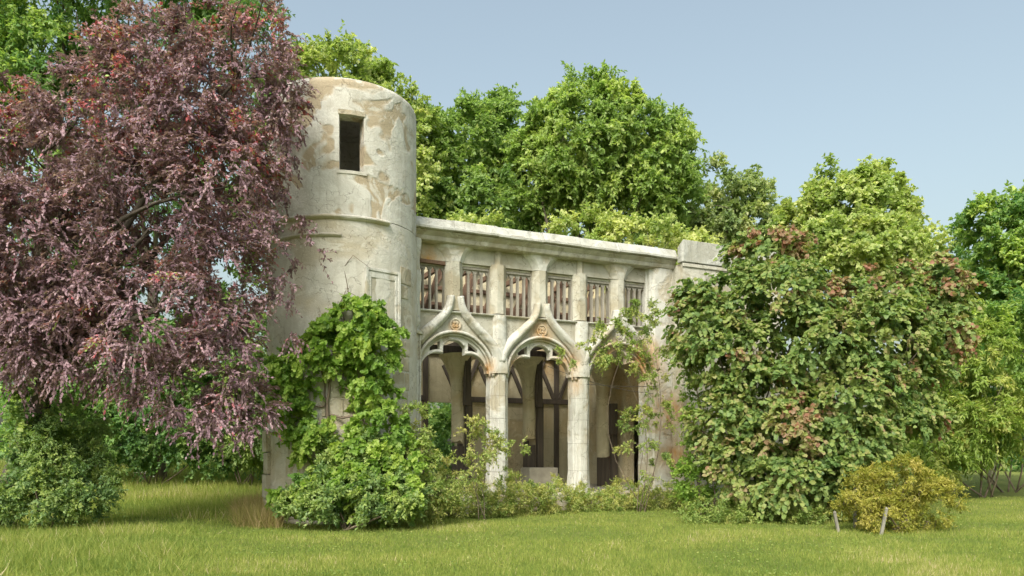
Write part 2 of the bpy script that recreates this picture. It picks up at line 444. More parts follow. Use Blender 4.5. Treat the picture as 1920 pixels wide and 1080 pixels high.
# exposed ashlar at the tower foot: stones set a little proud of the render, with open joints
rnd = random.Random(3)
for (z0, z1, a0, a1) in ((0.10, 0.52, -62, -8), (0.54, 0.96, -60, -14), (0.98, 1.40, -60, -22), (1.42, 1.82, -58, -36), (1.84, 2.24, -34, 6), (2.26, 2.64, -30, 4), (2.66, 3.02, -26, 0), (1.42, 1.82, -26, 4),
                          (3.3, 3.62, 26, 46), (3.64, 3.98, 24, 47), (4.9, 5.2, 32, 48), (5.22, 5.6, 34, 50), (2.5, 2.86, 22, 44), (2.1, 2.48, 20, 44), (1.7, 2.08, 18, 44), (2.88, 3.28, 24, 46)):
    a = a0 + rnd.uniform(0, 3)
    while a < a1 - 4:
        w = rnd.uniform(9, 16); e = min(a + w, a1)
        mb = MB(); pr = rnd.uniform(0.010, 0.024)
        cyl_shell(mb, lin(R(a + .35), R(e - .35), 3), [z0 + .008, z1 - .008 + rnd.uniform(-.01, .004)], lambda t, z: TR + 0.012 + pr, TR - 0.05)
        mb.build('stone_block', M['ashlar'], drum_low, bevel=0.008)
        a = e
# low buttress strip at the tower's outer edge
mb = MB()
for k, (z0, z1, d) in enumerate(((-.1, .5, .0), (.52, 1.02, .02), (1.04, 1.5, -.01), (1.52, 1.98, .015))):
    mb2 = MB(); cyl_shell(mb2, lin(R(-97), R(-80), 3), [z0, z1], lambda t, z: TR + 0.10 + d, TR - 0.05)
    mb2.build('buttress_stone', M['ashlar'], drum_low, bevel=0.012)

# blind window on the tower's lower drum
TH = R(17.5); tn = Vector((math.sin(TH), -math.cos(TH), 0)); tt = Vector((math.cos(TH), math.sin(TH), 0)); tc0 = Vector((TX, TY, 0)) + tn * TR


def on_tower(u, z, out): return tuple(tc0 + tt * u + tn * out + Vector((0, 0, z)))


def tbox(mb, u0, u1, z0, z1, o0, o1):
    mb.quad_grid([[on_tower(u0, z, o0), on_tower(u1, z, o0), on_tower(u1, z, o1), on_tower(u0, z, o1)] for z in (z0, z1)], True, True)


mb = MB(); tbox(mb, -0.30, 0.30, 3.95, 5.22, -0.12, 0.003)
blind = mb.build('blind_window', M['spandrel'], drum_low)
for (u0, u1, z0, z1, o) in ((-.44, -.37, 3.9, 5.43, .035), (-.365, -.30, 3.9, 5.36, .018), (.30, .365, 3.9, 5.36, .018), (.37, .44, 3.9, 5.43, .035), (-.37, .37, 5.365, 5.43, .035), (-.30, .30, 5.225, 5.36, .018)):
    mb = MB(); tbox(mb, u0, u1, z0, z1, -0.2, o); mb.build('window_moulding', M['carved'], drum_low, bevel=0.01)

# ---- carved corner pilaster between tower and arcade
prof = [(-.22, .3)] + [(-.22, -.10), (-.20, -.16), (-.15, -.17), (-.14, -.13), (-.10, -.13), (-.09, -.19), (-.03, -.20), (-.02, -.15), (.02, -.15), (.03, -.20), (.09, -.19), (.10, -.13), (.14, -.13), (.15, -.16), (.19, -.14), (.21, -.06), (.21, .3)]
mb = MB(); mb.prism(prof, -.1, 4.35, 36, lambda z: 1.0 + 0.10 * smooth(0.9, 0.3, z), -2.36, 0.0, 0.014)
mb.build('carved_pilaster', M['carved'], B, smooth=True)
prof = [(-.24, .3), (-.24, -.06), (-.16, -.16), (.05, -.19), (.17, -.12), (.22, .0), (.22, .3)]
mb = MB(); mb.prism(prof, 4.352, 6.62, 40, None, -2.36, 0.0, 0.05); mb.build('pilaster_shaft', M['carved'], B, smooth=True)
mb = MB(); mb.quad_grid([[(-2.31 + .10 * math.sin(p) * math.cos(2 * math.pi * k / 14), -.205 - .05 * math.cos(p), 4.63 + .14 * math.sin(p) * math.sin(2 * math.pi * k / 14)) for k in range(14)] for p in lin(0.05, 1.57, 5)], True, True)
mb.build('carved_medallion', M['carved'], B, smooth=True)
mb = MB(); mb.prism([(-.25, .1), (-.25, -.19), (-.1, -.24), (.12, -.24), (.24, -.16), (.24, .1)], 4.33, 4.42, 2, None, -2.36, 0, .01); mb.build('pilaster_capital', M['carved'], B, bevel=.012)

# ---- arcade
cprof = [(-.255, .38), (-.255, .12), (-.225, .115), (-.22, .06), (-.20, .02), (-.175, .015), (-.165, .025), (-.150, .020), (-.140, -.03), (-.11, -.075), (-.085, -.085), (-.078, -.070), (-.062, -.072), (-.055, -.092), (.055, -.097), (.062, -.078), (.078, -.076), (.085, -.09), (.11, -.08), (.165, -.02), (.175, .020), (.195, .020), (.20, .01), (.245, .05), (.25, .115), (.285, .12), (.285, .38)]
cprof = [(x * .93, y) for x, y in cprof]
flare = lambda z: 1.0 + 0.17 * smooth(1.25, .45, z) ** 1.5
for c in CC:
    mb = MB(); mb.prism([(x * .96, y if y > .2 else y + .012) for x, y in cprof], ZF + .003, ZS, 20, flare, c, 0, 0.012)
    col_ = mb.build('column', M['mortar'], B, smooth=True)
    zz = [ZF + .004, 1.02, 1.74, 2.36, 2.93, ZS - .002]
    for z0, z1 in zip(zz, zz[1:]):
        mb = MB(); dx = rnd.uniform(-.007, .007); mb.prism(cprof, z0 + .003, z1 - .004, 10, flare, c + dx, rnd.uniform(-.006, .004), 0.014)
        o_ = mb.build('column_stone', M['carved'], col_, smooth=True); o_.data.set_sharp_from_angle(angle=R(24))
prof = [(-.30, .46), (-.30, .13), (-.25, .12), (-.24, .03), (-.17, .01), (-.12, -.08), (.10, -.10), (.36, -.09), (.48, -.05), (.48, .46)]
mb = MB(); mb.prism(prof, 0.0, 6.6, 50, lambda z: 1.0 + .06 * smooth(1.4, .3, z), 4.72, 0, 0.02); mb.build('corner_pier', M['carved'], B, smooth=True)


def arch_r(x, r):
    for c in AC:
        d = abs(x - c)
        if d < r: return ZS + math.sqrt(r * r - d * d)
    return ZS


xs = sorted(set(lin(-2.2, 4.42, 90) + [c + .94 * math.cos(a) for c in AC for a in lin(0, math.pi, 36)]))
xs = [x for x in xs if -2.2 <= x <= 4.45]
mb = MB(); mb.slices(xs, lambda x: arch_r(x, 0.94), lambda x: 4.925, 0.06, 0.40)
mb.build('spandrel_wall', M['spandrel'], B, smooth=True)


def side_lobe(d): return ZS + math.sqrt(max(0, 0.46 ** 2 - (abs(d) - 0.42) ** 2))


def trefoil(d):
    d = abs(d)
    if d < 0.285: return 3.95 + math.sqrt(max(0, 0.325 ** 2 - d * d))
    return side_lobe(d) if d < 0.88 else ZS


for c in AC:
    # pierced tracery plate with trefoil head
    ds = sorted(set(lin(-.932, .932, 80) + [-.285, -.2851, .285, .2851, -.88, .88]))
    outer = lambda d: ZS + math.sqrt(max(0, .9365 ** 2 - d * d))
    h0, h1 = .37, .63
    mb = MB()

    def zl(d): return side_lobe(d) + .085
    def zh(d): return max(zl(d) + .003, outer(d) - .115)
    for (a, e, fb, ft) in ((-.932, -h1, trefoil, outer), (-h1, -h0, trefoil, zl), (-h1, -h0, zh, outer), (-h0, h0, trefoil, outer), (h0, h1, trefoil, zl), (h0, h1, zh, outer), (h1, .932, trefoil, outer)):
        dd = [a] + [d for d in ds if a < d < e] + [e]
        mb.slices([c + d for d in dd], lambda x: fb(x - c), lambda x: max(ft(x - c), fb(x - c) + .002), .15, .33)
    tr = mb.build('tracery_plate', M['carved'], B, smooth=True)
    # raised roll along the trefoil edge
    rp = [(r_ * math.cos(a), .0 + r_ * math.sin(a)) for r_ in (.026,) for a in lin(0, 2 * math.pi, 8)[:-1]]
    for (d0, d1) in ((-.875, -.29), (-.28, .28), (.29, .875)):
        mb = MB(); mb.sweep([(c + d, trefoil(d) + .035) for d in lin(d0, d1, 22)], [(s, o - .15) for s, o in rp]); mb.build('tracery_roll', M['carved'], tr, smooth='all')
    # hood moulding: two rolls and a hollow round the semicircle
    for k, (r, rad, out) in enumerate(((1.005, .042, .0), (.945, .030, -.075))):
        mb = MB(); mb.sweep([(c + r * math.cos(a), ZS - .02 + r * math.sin(a)) for a in lin(-.06, math.pi + .06, 48)], [(rad * math.cos(a), out + rad * 1.2 * math.sin(a) - .03) for a in lin(0, 2 * math.pi, 8)[:-1]])
        mb.build('hood_moulding', M['carved'], B, smooth='all')
    # big ogee ribs sweeping up to the pilaster
    og = [(1.17, 3.78), (1.10, 4.02), (.98, 4.20), (.80, 4.39), (.62, 4.555), (.46, 4.70), (.33, 4.83), (.235, 4.95), (.17, 5.07), (.135, 5.20), (.12, 5.34)]
    for s in (-1, 1):
        if c == AC[0] and s == -1: pts = og[2:]
        else: pts = og
        path = []
        for i in range(len(pts) - 1):
            for q in range(4):
                f = q / 4; path.append((pts[i][0] * (1 - f) + pts[i + 1][0] * f, pts[i][1] * (1 - f) + pts[i + 1][1] * f))
        path.append(pts[-1])
        for _ in range(3):
            path = [path[0]] + [((path[i - 1][0] + 2 * path[i][0] + path[i + 1][0]) / 4, (path[i - 1][1] + 2 * path[i][1] + path[i + 1][1]) / 4) for i in range(1, len(path) - 1)] + [path[-1]]
        mb = MB(); rings = []
        for i, (x, z) in enumerate(path):
            a_, e_ = path[max(i - 1, 0)], path[min(i + 1, len(path) - 1)]
            tx, tz = e_[0] - a_[0], e_[1] - a_[1]; l = math.hypot(tx, tz); nx, nz = -tz / l, tx / l
            w = .145 * (1 - .38 * i / len(path)); j = .014 * noise.noise(Vector((x * 2 + c * 3, z * 2, s)))
            rings.append([(c + s * (x + nx * u * w), -o + j, z + nz * u * w) for u, o in ((-1.0, -.08), (-.93, -.005), (-.72, .06), (-.4, .10), (0, .118), (.35, .105), (.62, .07), (.78, .03), (.98, .01), (1.0, -.08))])
        mb.quad_grid(rings, True, True); mb.build('ogee_rib', M['carved'], B, smooth='all')
    # rosette in the spandrel of the ogee
    mb = MB(); rz = 4.66
    mb.quad_grid([[(c + r * math.cos(a), y, rz + r * math.sin(a)) for a in lin(0, 2 * math.pi, 20)[:-1]] for r, y in ((.15, .07), (.15, .02), (.12, .015), (.105, .045), (.02, .05))], True, True)
    ro = mb.build('rosette', M['facade'], B, smooth=True)
    for k in range(4):
        a = math.pi / 4 + k * math.pi / 2; mb = MB()
        mb.quad_grid([[(c + .058 * math.cos(a) + r * math.cos(t), y, rz + .058 * math.sin(a) + r * math.sin(t)) for t in lin(0, 2 * math.pi, 10)[:-1]] for r, y in ((.045, .05), (.045, .03), (.03, .012), (.012, .028))], True, True)
        mb.build('rosette_petal', M['facade'], ro, smooth='all')

# wall shafts above the columns
for c in CC:
    mb = MB(); mb.prism([(-.20, .2), (-.19, .03), (-.12, -.07), (0, -.10), (.12, -.07), (.19, .03), (.20, .2)], ZS + .002, 4.96, 16, lambda z: 1.0 + .35 * smooth(4.2, 3.6, z), c, 0, .014)
    mb.build('wall_shaft', M['carved'], B, smooth=True)

# ---- upper storey
mb = MB(); mb.quad_grid([[(x, y, z) for y, z in ((.46, 4.928), (.0, 4.928), (-.02, 4.95), (-.02, 4.97), (.14, 5.0), (.46, 5.0))] for x in (-2.15, 4.45)], True, True)
mb.build('window_sill_course', M['carved'], B)
WC = [-1.825, -0.635, 0.555, 1.745, 2.935, 4.125]
pil = [(-.215, .40), (-.215, .14), (-.085, -.005), (.085, -.005), (.215, .14), (.215, .40)]
for c in CC:
    mb = MB(); mb.prism(pil, 5.0, 6.24, 18, None, c, 0, .012)
    p = mb.build('upper_pilaster', M['facade'], B, smooth=True)
    mb = MB(); mb.prism([(-.10, .2), (-.10, .10), (0, .04), (.10, .10), (.10, .2)], 6.242, 6.59, 4, None, c, 0, .006); mb.build('pilaster_neck', M['facade'], p, smooth=True)
for c in AC:
    mb = MB(); mb.prism(pil, 5.0, 6.20, 20, lambda z: 1.06, c, 0, .012); p = mb.build('upper_pilaster', M['facade'], B, smooth=True)
    mb = MB(); rings = []
    for z in lin(6.203, 6.588, 10):
        f = ((z - 6.2) / .39) ** 1.6; w = .225 + .31 * f
        rings.append([(c - w, .2, z), (c - w, .115, z), (c - w * .55 + .02, -.005 - .04 * f, z), (c + w * .55 - .02, -.005 - .04 * f, z), (c + w, .115, z), (c + w, .2, z)])
    mb.quad_grid(rings, True, True); mb.build('bracket_capital', M['carved'], p, smooth=True)
mb = MB(); mb.box(-2.15, 4.45, .13, .44, 6.205, 6.588); mb.build('lintel_wall', M['spandrel'], B)
mb = MB(); mb.box(-2.15, 4.45, .19, .42, 6.142, 6.2025); mb.build('lintel_course', M['facade'], B, bevel=.01)
for i, c in enumerate(WC):
    h = 0.40
    mb = MB()
    mb.box(c - h, c - h + .05, .20, .32, 5.002, 6.14); mb.box(c + h - .05, c + h, .20, .32, 5.002, 6.14); mb.box(c - h + .05, c + h - .05, .20, .32, 6.08, 6.14)
    w = mb.build('window_frame', M['mullion'], B, bevel=.006)
    # cusped heads of the four lights
    lw = (2 * h - .1) / 4
    for k in range(4):
        lc = c - h + .05 + lw * (k + .5)
        xs_ = lin(lc - lw / 2, lc + lw / 2, 12)
        def zb(x, lc=lc):
            d = abs(x - lc) / (lw / 2)
            return 5.90 + .16 * max(0, 1 - d) ** .6 - (.03 if .42 < d < .62 else 0)
        mb = MB(); mb.slices(xs_, zb, lambda x: 6.079, .235, .285); mb.build('cusped_head', M['mullion'], w)
    for k in range(1, 4):
        x = c - h + .05 + lw * k + rnd.uniform(-.006, .006); mb = MB(); tw = rnd.uniform(-.008, .008)
        mb.quad_grid([[(x + tw * (z - 5) - .030, .26, z), (x + tw * (z - 5) - .018, .20, z), (x + tw * (z - 5) + .018, .20, z), (x + tw * (z - 5) + .030, .26, z), (x + tw * (z - 5) + .018, .32, z), (x + tw * (z - 5) - .018, .32, z)] for z in (5.001, 5.5, 6.0)], True, True)
        mb.build('mullion', M['mullion'], w)
# rotten timber lintel over the first window
mb = MB(); mb.beam((-2.14, .16, 6.17), (-1.46, .16, 6.15), .09, .09); mb.build('exposed_lintel', M['brown_oak'], B, bevel=.01)

# cornice and parapet
mb = MB(); pr = [(.44, 6.59), (-.08, 6.59), (-.13, 6.615), (-.15, 6.66), (-.15, 6.71), (-.19, 6.75), (-.25, 6.80), (-.25, 6.828), (.44, 6.828)]
mb.quad_grid([[(x, y + .01 * noise.noise(Vector((x * 1.2, 0, 0))), z + .008 * noise.noise(Vector((x * .9, 3, 0)))) for y, z in pr] for x in lin(-2.62, 5.195, 30)], True, True)
mb.build('cornice', M['facade'], B, smooth=True)
pr = [(.44, 6.83), (-.30, 6.83), (-.335, 6.85), (-.335, 6.90), (-.30, 6.93), (-.22, 7.10), (-.18, 7.125), (.44, 7.125)]
mb = MB(); mb.quad_grid([[(x, y + (.02 if y < 0 else -.02), z + (-.015 if z > 7 else .002)) for y, z in pr] for x in (-2.6, 5.18)], True, True)
par = mb.build('parapet', M['mortar'], B)
xj = [-2.62, -1.38, -.22, 1.04, 2.12, 3.30, 4.28, 5.19]
for x0, x1 in zip(xj, xj[1:]):
    mb = MB(); dz, dy = rnd.uniform(-.008, .006), rnd.uniform(-.010, .006)
    mb.quad_grid([[(x, y + dy + .012 * noise.noise(Vector((x * 1.6, 8, z))), z + dz + .012 * noise.noise(Vector((x * 1.3, 6, y)))) for y, z in pr] for x in lin(x0 + .003, x1 - .003, 7)], True, True)
    mb.build('coping_stone', M['coping'], par, smooth=True)

# plinth and floor, steps hidden in the weeds
mb = MB(); mb.box(-2.3, 5.18, -.34, .60, -.3, ZF - .004); mb.build('plinth', M['ashlar'], B, bevel=.03)
mb = MB(); mb.box(-3.6, 5.18, .603, 5.0, -.3, ZF); mb.build('floor_slab', M['floor'], B)

# ---- inside: half-timbered back wall
BY = 4.8
mb = MB()
mb.box(-4.0, -.35, BY, BY + .25, ZF, 7.6); mb.box(.62, 8.6, BY, BY + .25, ZF, 7.6); mb.box(-.35, .62, BY, BY + .25, 3.05, 7.6)
bwall = mb.build('back_wall', M['inner'], B)


def timber(name, a, e, w=.16, mat='oak', d=.09, proud=.0):
    mb = MB(); mb.beam((a[0], BY - .02 - proud, a[1]), (e[0], BY - .02 - proud, e[1]), w, d); mb.build(name, M[mat], bwall, bevel=.012)


posts = [-2.6, -1.45, -.43, .70, 1.9, 3.0, 4.1, 5.0]
for k, x in enumerate(posts): timber('timber_post', (x, ZF), (x, 4.52), .17)
for x0, x1 in zip([-4.0, -.35 + .97] , [-.43, 5.2]): timber('timber_rail', (x0, 3.16), (x1, 3.16), .17, proud=.012)
timber('timber_rail', (-4, 4.62), (5.2, 4.62), .22, proud=.006)
for x in (-2.6, -1.45, .70, 1.9, 3.0, 4.1):
    timber('timber_brace', (x + .10, 3.25), (x + .62, 4.48), .12, proud=.02)
    timber('timber_brace', (x - .10, 3.25), (x - .55, 4.20), .12, proud=.02)
# upper frame seen through the tracery
timber('timber_rail', (-4, 5.95), (5.2, 5.95), .34, 'brown_oak', proud=.01)
timber('timber_rail', (-4, 6.56), (5.2, 6.56), .12, 'brown_oak', proud=.016)
timber('timber_rail', (-4, 7.45), (5.2, 7.45), .22, 'brown_oak', proud=.01)
for k in range(9):
    x = -2.2 + k * 1.02
    timber('timber_brace', (x - .42, 5.9), (x + .52, 7.5), .16, 'brown_oak', proud=.05)
    if k % 2: timber('timber_post', (x + .1, 4.7), (x + .1, 7.4), .15, 'brown_oak')
# trestle of planks and joists in the upper storey
for k, x in enumerate((-2.2, -.98, .22, 1.42, 2.6, 3.8, 4.9)):
    mb = MB(); mb.beam((x, .47, 4.70), (x, BY, 4.70), .13, .18, (0, 0, 1)); mb.build('ceiling_joist', M['oak'], B, bevel=.01)
mb = MB(); mb.beam((-2.6, 3.2, 4.46), (5.19, 3.2, 4.46), .24, .22, (0, 0, 1)); mb.build('ceiling_beam', M['oak'], B, bevel=.015)
for k in range(7):
    mb = MB(); x = -2.3 + k * 1.1
    mb.box(x, x + .9 + .2 * (k % 3), 2.2 + .3 * (k % 2), 2.2 + .3 * (k % 2) + .22, 4.80 + .004 * k, 4.835 + .004 * k); mb.build('floor_board', M['brown_oak'], B)
for k in range(8):
    mb = MB(); x = -2.35 + k * 1.0
    mb.beam((x, 2.6, 4.86), (x + .75, 3.0, 6.5 + .2 * (k % 2)), .13, .10); mb.build('roof_strut', M['brown_oak'], B, bevel=.01)
mb = MB(); mb.beam((-2.6, 3.05, 5.55), (5.19, 3.05, 5.60), .24, .14); mb.build('purlin', M['brown_oak'], B, bevel=.01)

# unseen deck added to block sun from the interior, rear open; joists below
mb = MB(); mb.box(-2.9, 5.19, .46, 1.75, 6.92, 7.02); mb.build('sun_block_deck', M['brown_oak'], B)
for k in range(9):
    mb = MB(); x = -2.3 + k * .9; mb.beam((x, .47, 6.84), (x, BY - .1, 6.84), .10, .15, (0, 0, 1)); mb.build('roof_joist', M['brown_oak'], B, bevel=.01)
# inner vault piers: stone shafts hanging from the springers, cut off and propped
ip = [(-.17, .17), (-.19, .0), (-.13, -.13), (-.05, -.19), (.05, -.19), (.13, -.13), (.19, .0), (.17, .17)]
for k, (x, y, zc) in enumerate(((.06, 3.2, 1.78), (2.36, 3.2, 1.82), (4.72, 2.8, 1.45))):
    mb = MB(); rings = []
    for z in lin(zc, 4.34, 30):
        f = max(0, (z - 3.25) / 1.1); s = 1.0 + 1.7 * f ** 2
        jag = .16 * noise.noise(Vector((x * 7, z, 0))) if z < zc + .01 else 0
        rings.append([(x + px * s + .02 * noise.noise(Vector((px * 5 + x, z * 3, 0))), y + py * s, z + (jag + .10 * noise.noise(Vector((px * 9, py * 9, x))) if z < zc + .01 else 0)) for px, py in ip])
    mb.quad_grid(rings, True, True); mb.build('vault_springer', M['inner'], B, smooth=True)

# side wall with doorway to the vine-covered pavilion
mb = MB(); SX = 5.2
mb.box(SX, SX + .3, .0, 1.32, ZF, 6.58); mb.box(SX, SX + .3, 2.31, BY, ZF, 6.58); mb.box(SX, SX + .3, 1.32, 2.31, 2.84, 6.58)
swall = mb.build('side_wall', M['inner'], B)
for k, (y0, y1, z0, z1) in enumerate(((2.40, 2.62, 1.30, 1.38), (2.64, 2.86, 1.30, 1.38), (2.50, 2.73, 1.21, 1.29), (2.40, 2.6, 1.12, 1.20), (2.62, 2.84, 1.12, 1.20), (2.5, 2.72, 1.03, 1.11), (2.42, 2.62, .94, 1.02), (2.64, 2.85, .94, 1.02))):
    mb = MB(); mb.box(SX - .02, SX + .05, y0 + .55, y1 + .55, z0, z1); mb.build('brick', M['brick'], swall, bevel=.006)

# ---- right-hand pavilion, mostly behind the bronze shrub
PX0, PX1, PY = 5.2, 8.7, -.53
mb = MB()
mb.box(PX0 + .003, PX1, PY, PY + .3, -.3, 6.70); mb.box(PX0 + .003, PX0 + .3, PY + .3, -.003, -.3, 6.70); mb.box(PX1 - .3, PX1, PY + .3, BY, -.3, 6.70); mb.box(PX0 + .3, PX1 - .3, BY - .3, BY - .003, -.3, 6.70)
pv = mb.build('pavilion_wall', M['facade'], B)
mb = MB(); mb.box(PX0 + .301, PX1 - .301, PY + .301, BY - .302, 6.2, 6.4); mb.build('pavilion_roof', M['coping'], B)
mb = MB()
for ring in ([(PX0 - .05, -.34), (PX0 - .05, PY - .06), (PX1 + .05, PY - .06), (PX1 + .05, BY), (PX1 - .3, BY), (PX1 - .3, PY + .3), (PX0 + .3, PY + .3), (PX0 + .3, -.34)],):
    lo = [(x, y, 6.72) for x, y in ring]
    hi = [(x, y, (7.16 if y > -.4 and x < 6 else 7.33)) for x, y in ring]
    mb.quad_grid([lo, hi], True, True)
mb.build('pavilion_parapet', M['coping'], B, bevel=.02)
mb = MB(); mb.box(PX0 - .03, PX1 + .03, PY - .035, PY - .003, 6.60, 6.70); mb.build('pavilion_string', M['facade'], B, bevel=.01)

# ------------------------------------------------------------------ loose things in the ruin
def thing_at(name, x, y, z, label, cat, group=None):
    e = empty(name, bw(x, y, z), ANG); return tag(e, label, cat, group)


t = thing_at('stone_block', 2.45, 2.75, ZF, 'low pale rectangular stone block under the propped second vault shaft', 'stone block')
mb = MB(); mb.prism([(-.47, .32), (-.48, -.32), (.46, -.33), (.48, .31)], .002, .60, 4, None, 0, 0, .02); mb.build('block', M['floor'], t, bevel=.025)
for k, (x, y, z0, z1, zw, lab) in enumerate(((.06, 3.2, ZF, 1.74, 4.34, 'dark timber prop under the cut vault shaft behind the left arch'),
                                           (2.36, 3.2, ZF, 1.78, 4.34, 'dark timber prop standing behind the stone block in the middle arch'),
                                           (4.72, 2.8, ZF, 1.40, 3.0, 'short dark timber prop behind the broken shaft in the right arch'))):
    t = thing_at('timber_prop', x, y, ZF, lab, 'timber prop', 'timber props under the vault shafts')
    mb = MB(); mb.box(-.17, .12, -.14, .15, .003, z1 - ZF - .06); mb.build('stub_post', M['oak'], t, bevel=.012)
    mb = MB(); mb.box(.125, .315, -.30, -.12, .003, 2.55); mb.build('lower_post', M['oak'], t, bevel=.012)
    mb = MB(); mb.box(.045, .235, -.40 + .004, -.21, 2.40 if k < 2 else 1.6, zw - ZF); mb.build('upper_post', M['oak'], t, bevel=.012)
t = thing_at('hanging_box', 5.42, 1.75, 1.38, 'small red box hanging in the dark doorway', 'box')
mb = MB(); mb.box(-.05, .05, -.16, .14, -.10, .09); mb.build('case', M['red'], t, bevel=.02)
mb = MB(); mb.box(-.02, .02, -.03, .01, .092, .16); mb.build('handle', M['wire'], t)
for k, (a, e, sag, lab) in enumerate((((1.45, .3, 3.78), (4.5, -.12, 3.12), .12, 'thin dark wire sagging across the middle and right arches'), ((2.4, -.12, 3.30), (4.6, -.12, 3.33), .03, 'thin taut wire stretched across the right arch'))):
    mb = MB(); pts = []
    for f in lin(0, 1, 16):
        p = bw(a[0] + (e[0] - a[0]) * f, a[1] + (e[1] - a[1]) * f, a[2] + (e[2] - a[2]) * f - sag * 4 * f * (1 - f)); pts.append(p)
    mb.tube(pts, [.007] * len(pts), 5); tag(mb.build('wire', M['wire']), lab, 'wire')

# ------------------------------------------------------------------ foliage
RNG = np.random.default_rng(11)


def unit(a): return a / np.maximum(np.linalg.norm(a, axis=1, keepdims=True), 1e-9)


LEAF = {   # (u across, v along, w out of the leaf plane) and faces
    'lance': (np.array([[0, 0, 0], [-.5, .45, .10], [0, 1, -.10], [.5, .45, .10]]), [(0, 3, 2, 1)]),
    'broad': (np.array([[0, 0, 0], [-.50, .22, .10], [-.40, .72, .06], [0, 1, -.12], [.40, .72, .06], [.50, .22, .10], [0, .45, 0]]), [(0, 6, 2, 1), (6, 3, 2), (0, 5, 4, 6), (6, 4, 3)]),
    'lobed': (np.array([[0, 0, 0], [-.42, -.05, .08], [-.52, .35, .10], [-.26, .48, .03], [-.34, .80, .05], [0, 1, -.12], [.34, .80, .05], [.26, .48, .03], [.52, .35, .10], [.42, -.05, .08]]), [(0, 3, 2, 1), (0, 5, 4, 3), (0, 7, 6, 5), (0, 9, 8, 7)]),
    'tri': (np.array([[-.5, 0, 0], [.5, 0, 0], [0, 1, 0]]), [(0, 1, 2)]),
}


def leaf_frames(D, Nn):
    D = unit(D); U = unit(np.cross(D, Nn)); W = np.cross(U, D); return U, D, W


def leaf_mesh(name, P, D, Nn, L, Wd, tint, shape, mat, loc, parent, kind='stuff'):
    tv, tf = LEAF[shape]; n = len(P); k = len(tv)
    U, D, W = leaf_frames(D, Nn)
    co = P[:, None, :] + tv[None, :, 0:1] * (U * Wd[:, None])[:, None, :] + tv[None, :, 1:2] * (D * L[:, None])[:, None, :] + tv[None, :, 2:3] * (W * L[:, None])[:, None, :]
    co = (co - np.array(loc)).reshape(-1, 3).astype(np.float32)
    me = bpy.data.meshes.new(name)
    sizes = np.array([len(f) for f in tf]); flat = np.concatenate([np.array(f) for f in tf])
    loops = (np.arange(n)[:, None] * k + flat[None, :]).reshape(-1).astype(np.int32)
    starts = np.concatenate([[0], np.cumsum(sizes)[:-1]])
    ls = (np.arange(n)[:, None] * len(flat) + starts[None, :]).reshape(-1).astype(np.int32)
    me.vertices.add(n * k); me.vertices.foreach_set('co', co.reshape(-1))
    me.loops.add(len(loops)); me.loops.foreach_set('vertex_index', loops)
    me.polygons.add(len(ls)); me.polygons.foreach_set('loop_start', ls)
    at_ = me.attributes.new('tint', 'FLOAT', 'POINT'); at_.data.foreach_set('value', np.repeat(tint, k).astype(np.float32))
    me.update(calc_edges=True); me.materials.append(mat)
    o = bpy.data.objects.new(name, me); COL.objects.link(o)
    if parent: o.parent = parent
    else: o.location = loc
    if kind: o['kind'] = kind
    return o


def rand_dirs(n): return unit(RNG.normal(size=(n, 3)))


def clump_points(lobes, n, inner=0.5):
    """n clump centres over the shells of ellipsoids [(centre, radii)]"""
    wts = np.array([(r[0] * r[1] * r[2]) ** (2 / 3) for _, r in lobes]); wts /= wts.sum()
    idx = RNG.choice(len(lobes), n, p=wts)
    C = np.array([tuple(c) for c, _ in lobes])[idx]; Rr = np.array([tuple(r) for _, r in lobes])[idx]
    d = rand_dirs(n); rad = inner + (1 - inner) * RNG.random(n) ** 0.45
    return C + d * Rr * rad[:, None], d


def spray(lobes, n_clumps, clump_r, twigs, per_twig, leaf_l, leaf_w, droop=0.25, up=0.55, inner=.5, tint_spread=.18, tint_mid=.5, red=0.0, spread=0.85, order=0.0):
    """leaves along twigs, twigs fanned from clumps: returns P, D, N, L, W, tint and twig segments"""
    C, out = clump_points(lobes, n_clumps, inner)
    ct = np.clip(RNG.normal(tint_mid, tint_spread, n_clumps), 0, 1)
    nt_ = n_clumps * twigs
    ci = np.repeat(np.arange(n_clumps), twigs)
    cr = clump_r * RNG.uniform(.6, 1.25, n_clumps)
    td = unit(out[ci] * .75 + rand_dirs(nt_) * spread + np.array([0, 0, .25]))
    start = C[ci] + rand_dirs(nt_) * (cr[ci] * .30)[:, None]
    tl = cr[ci] * RNG.uniform(.5, 1.15, nt_)
    li = np.repeat(np.arange(nt_), per_twig); n = len(li)
    f = np.tile(np.linspace(.18, 1.0, per_twig), nt_) + RNG.uniform(-.06, .06, n)
    P = start[li] + td[li] * (tl[li] * f)[:, None]; P[:, 2] -= droop * tl[li] * f * f
    D = td[li] * (.55 + .35 * order) + rand_dirs(n) * (.75 - .25 * order); D[:, 2] -= droop * 1.1
    Nn = rand_dirs(n) * (.62 - .25 * order) + rand_dirs(nt_)[li] * .30 * order + out[ci[li]] * .45; Nn[:, 2] += up
    s = RNG.uniform(.65, 1.2, n)
    tint = np.clip(ct[ci[li]] + RNG.normal(0, .14, n), 0, 1)
    if red: # occasional young coloured shoots
        hot = RNG.random(nt_)[li] < red; tint = np.where(hot, RNG.uniform(.80, 1.0, n), np.minimum(tint, .80))
    ends = start + td * tl[:, None]; ends[:, 2] -= droop * tl
    return dict(P=P, D=D, N=unit(Nn), L=leaf_l * s, W=leaf_w * s, t=tint, tw0=C[ci], tw1=start, tw2=ends)


def cat(*ss): return {k: np.concatenate([s[k] for s in ss]) for k in ss[0]}


def keep(s, m):
    n = len(s['P'])
    return {k: (v[m] if len(v) == n else v) for k, v in s.items()}


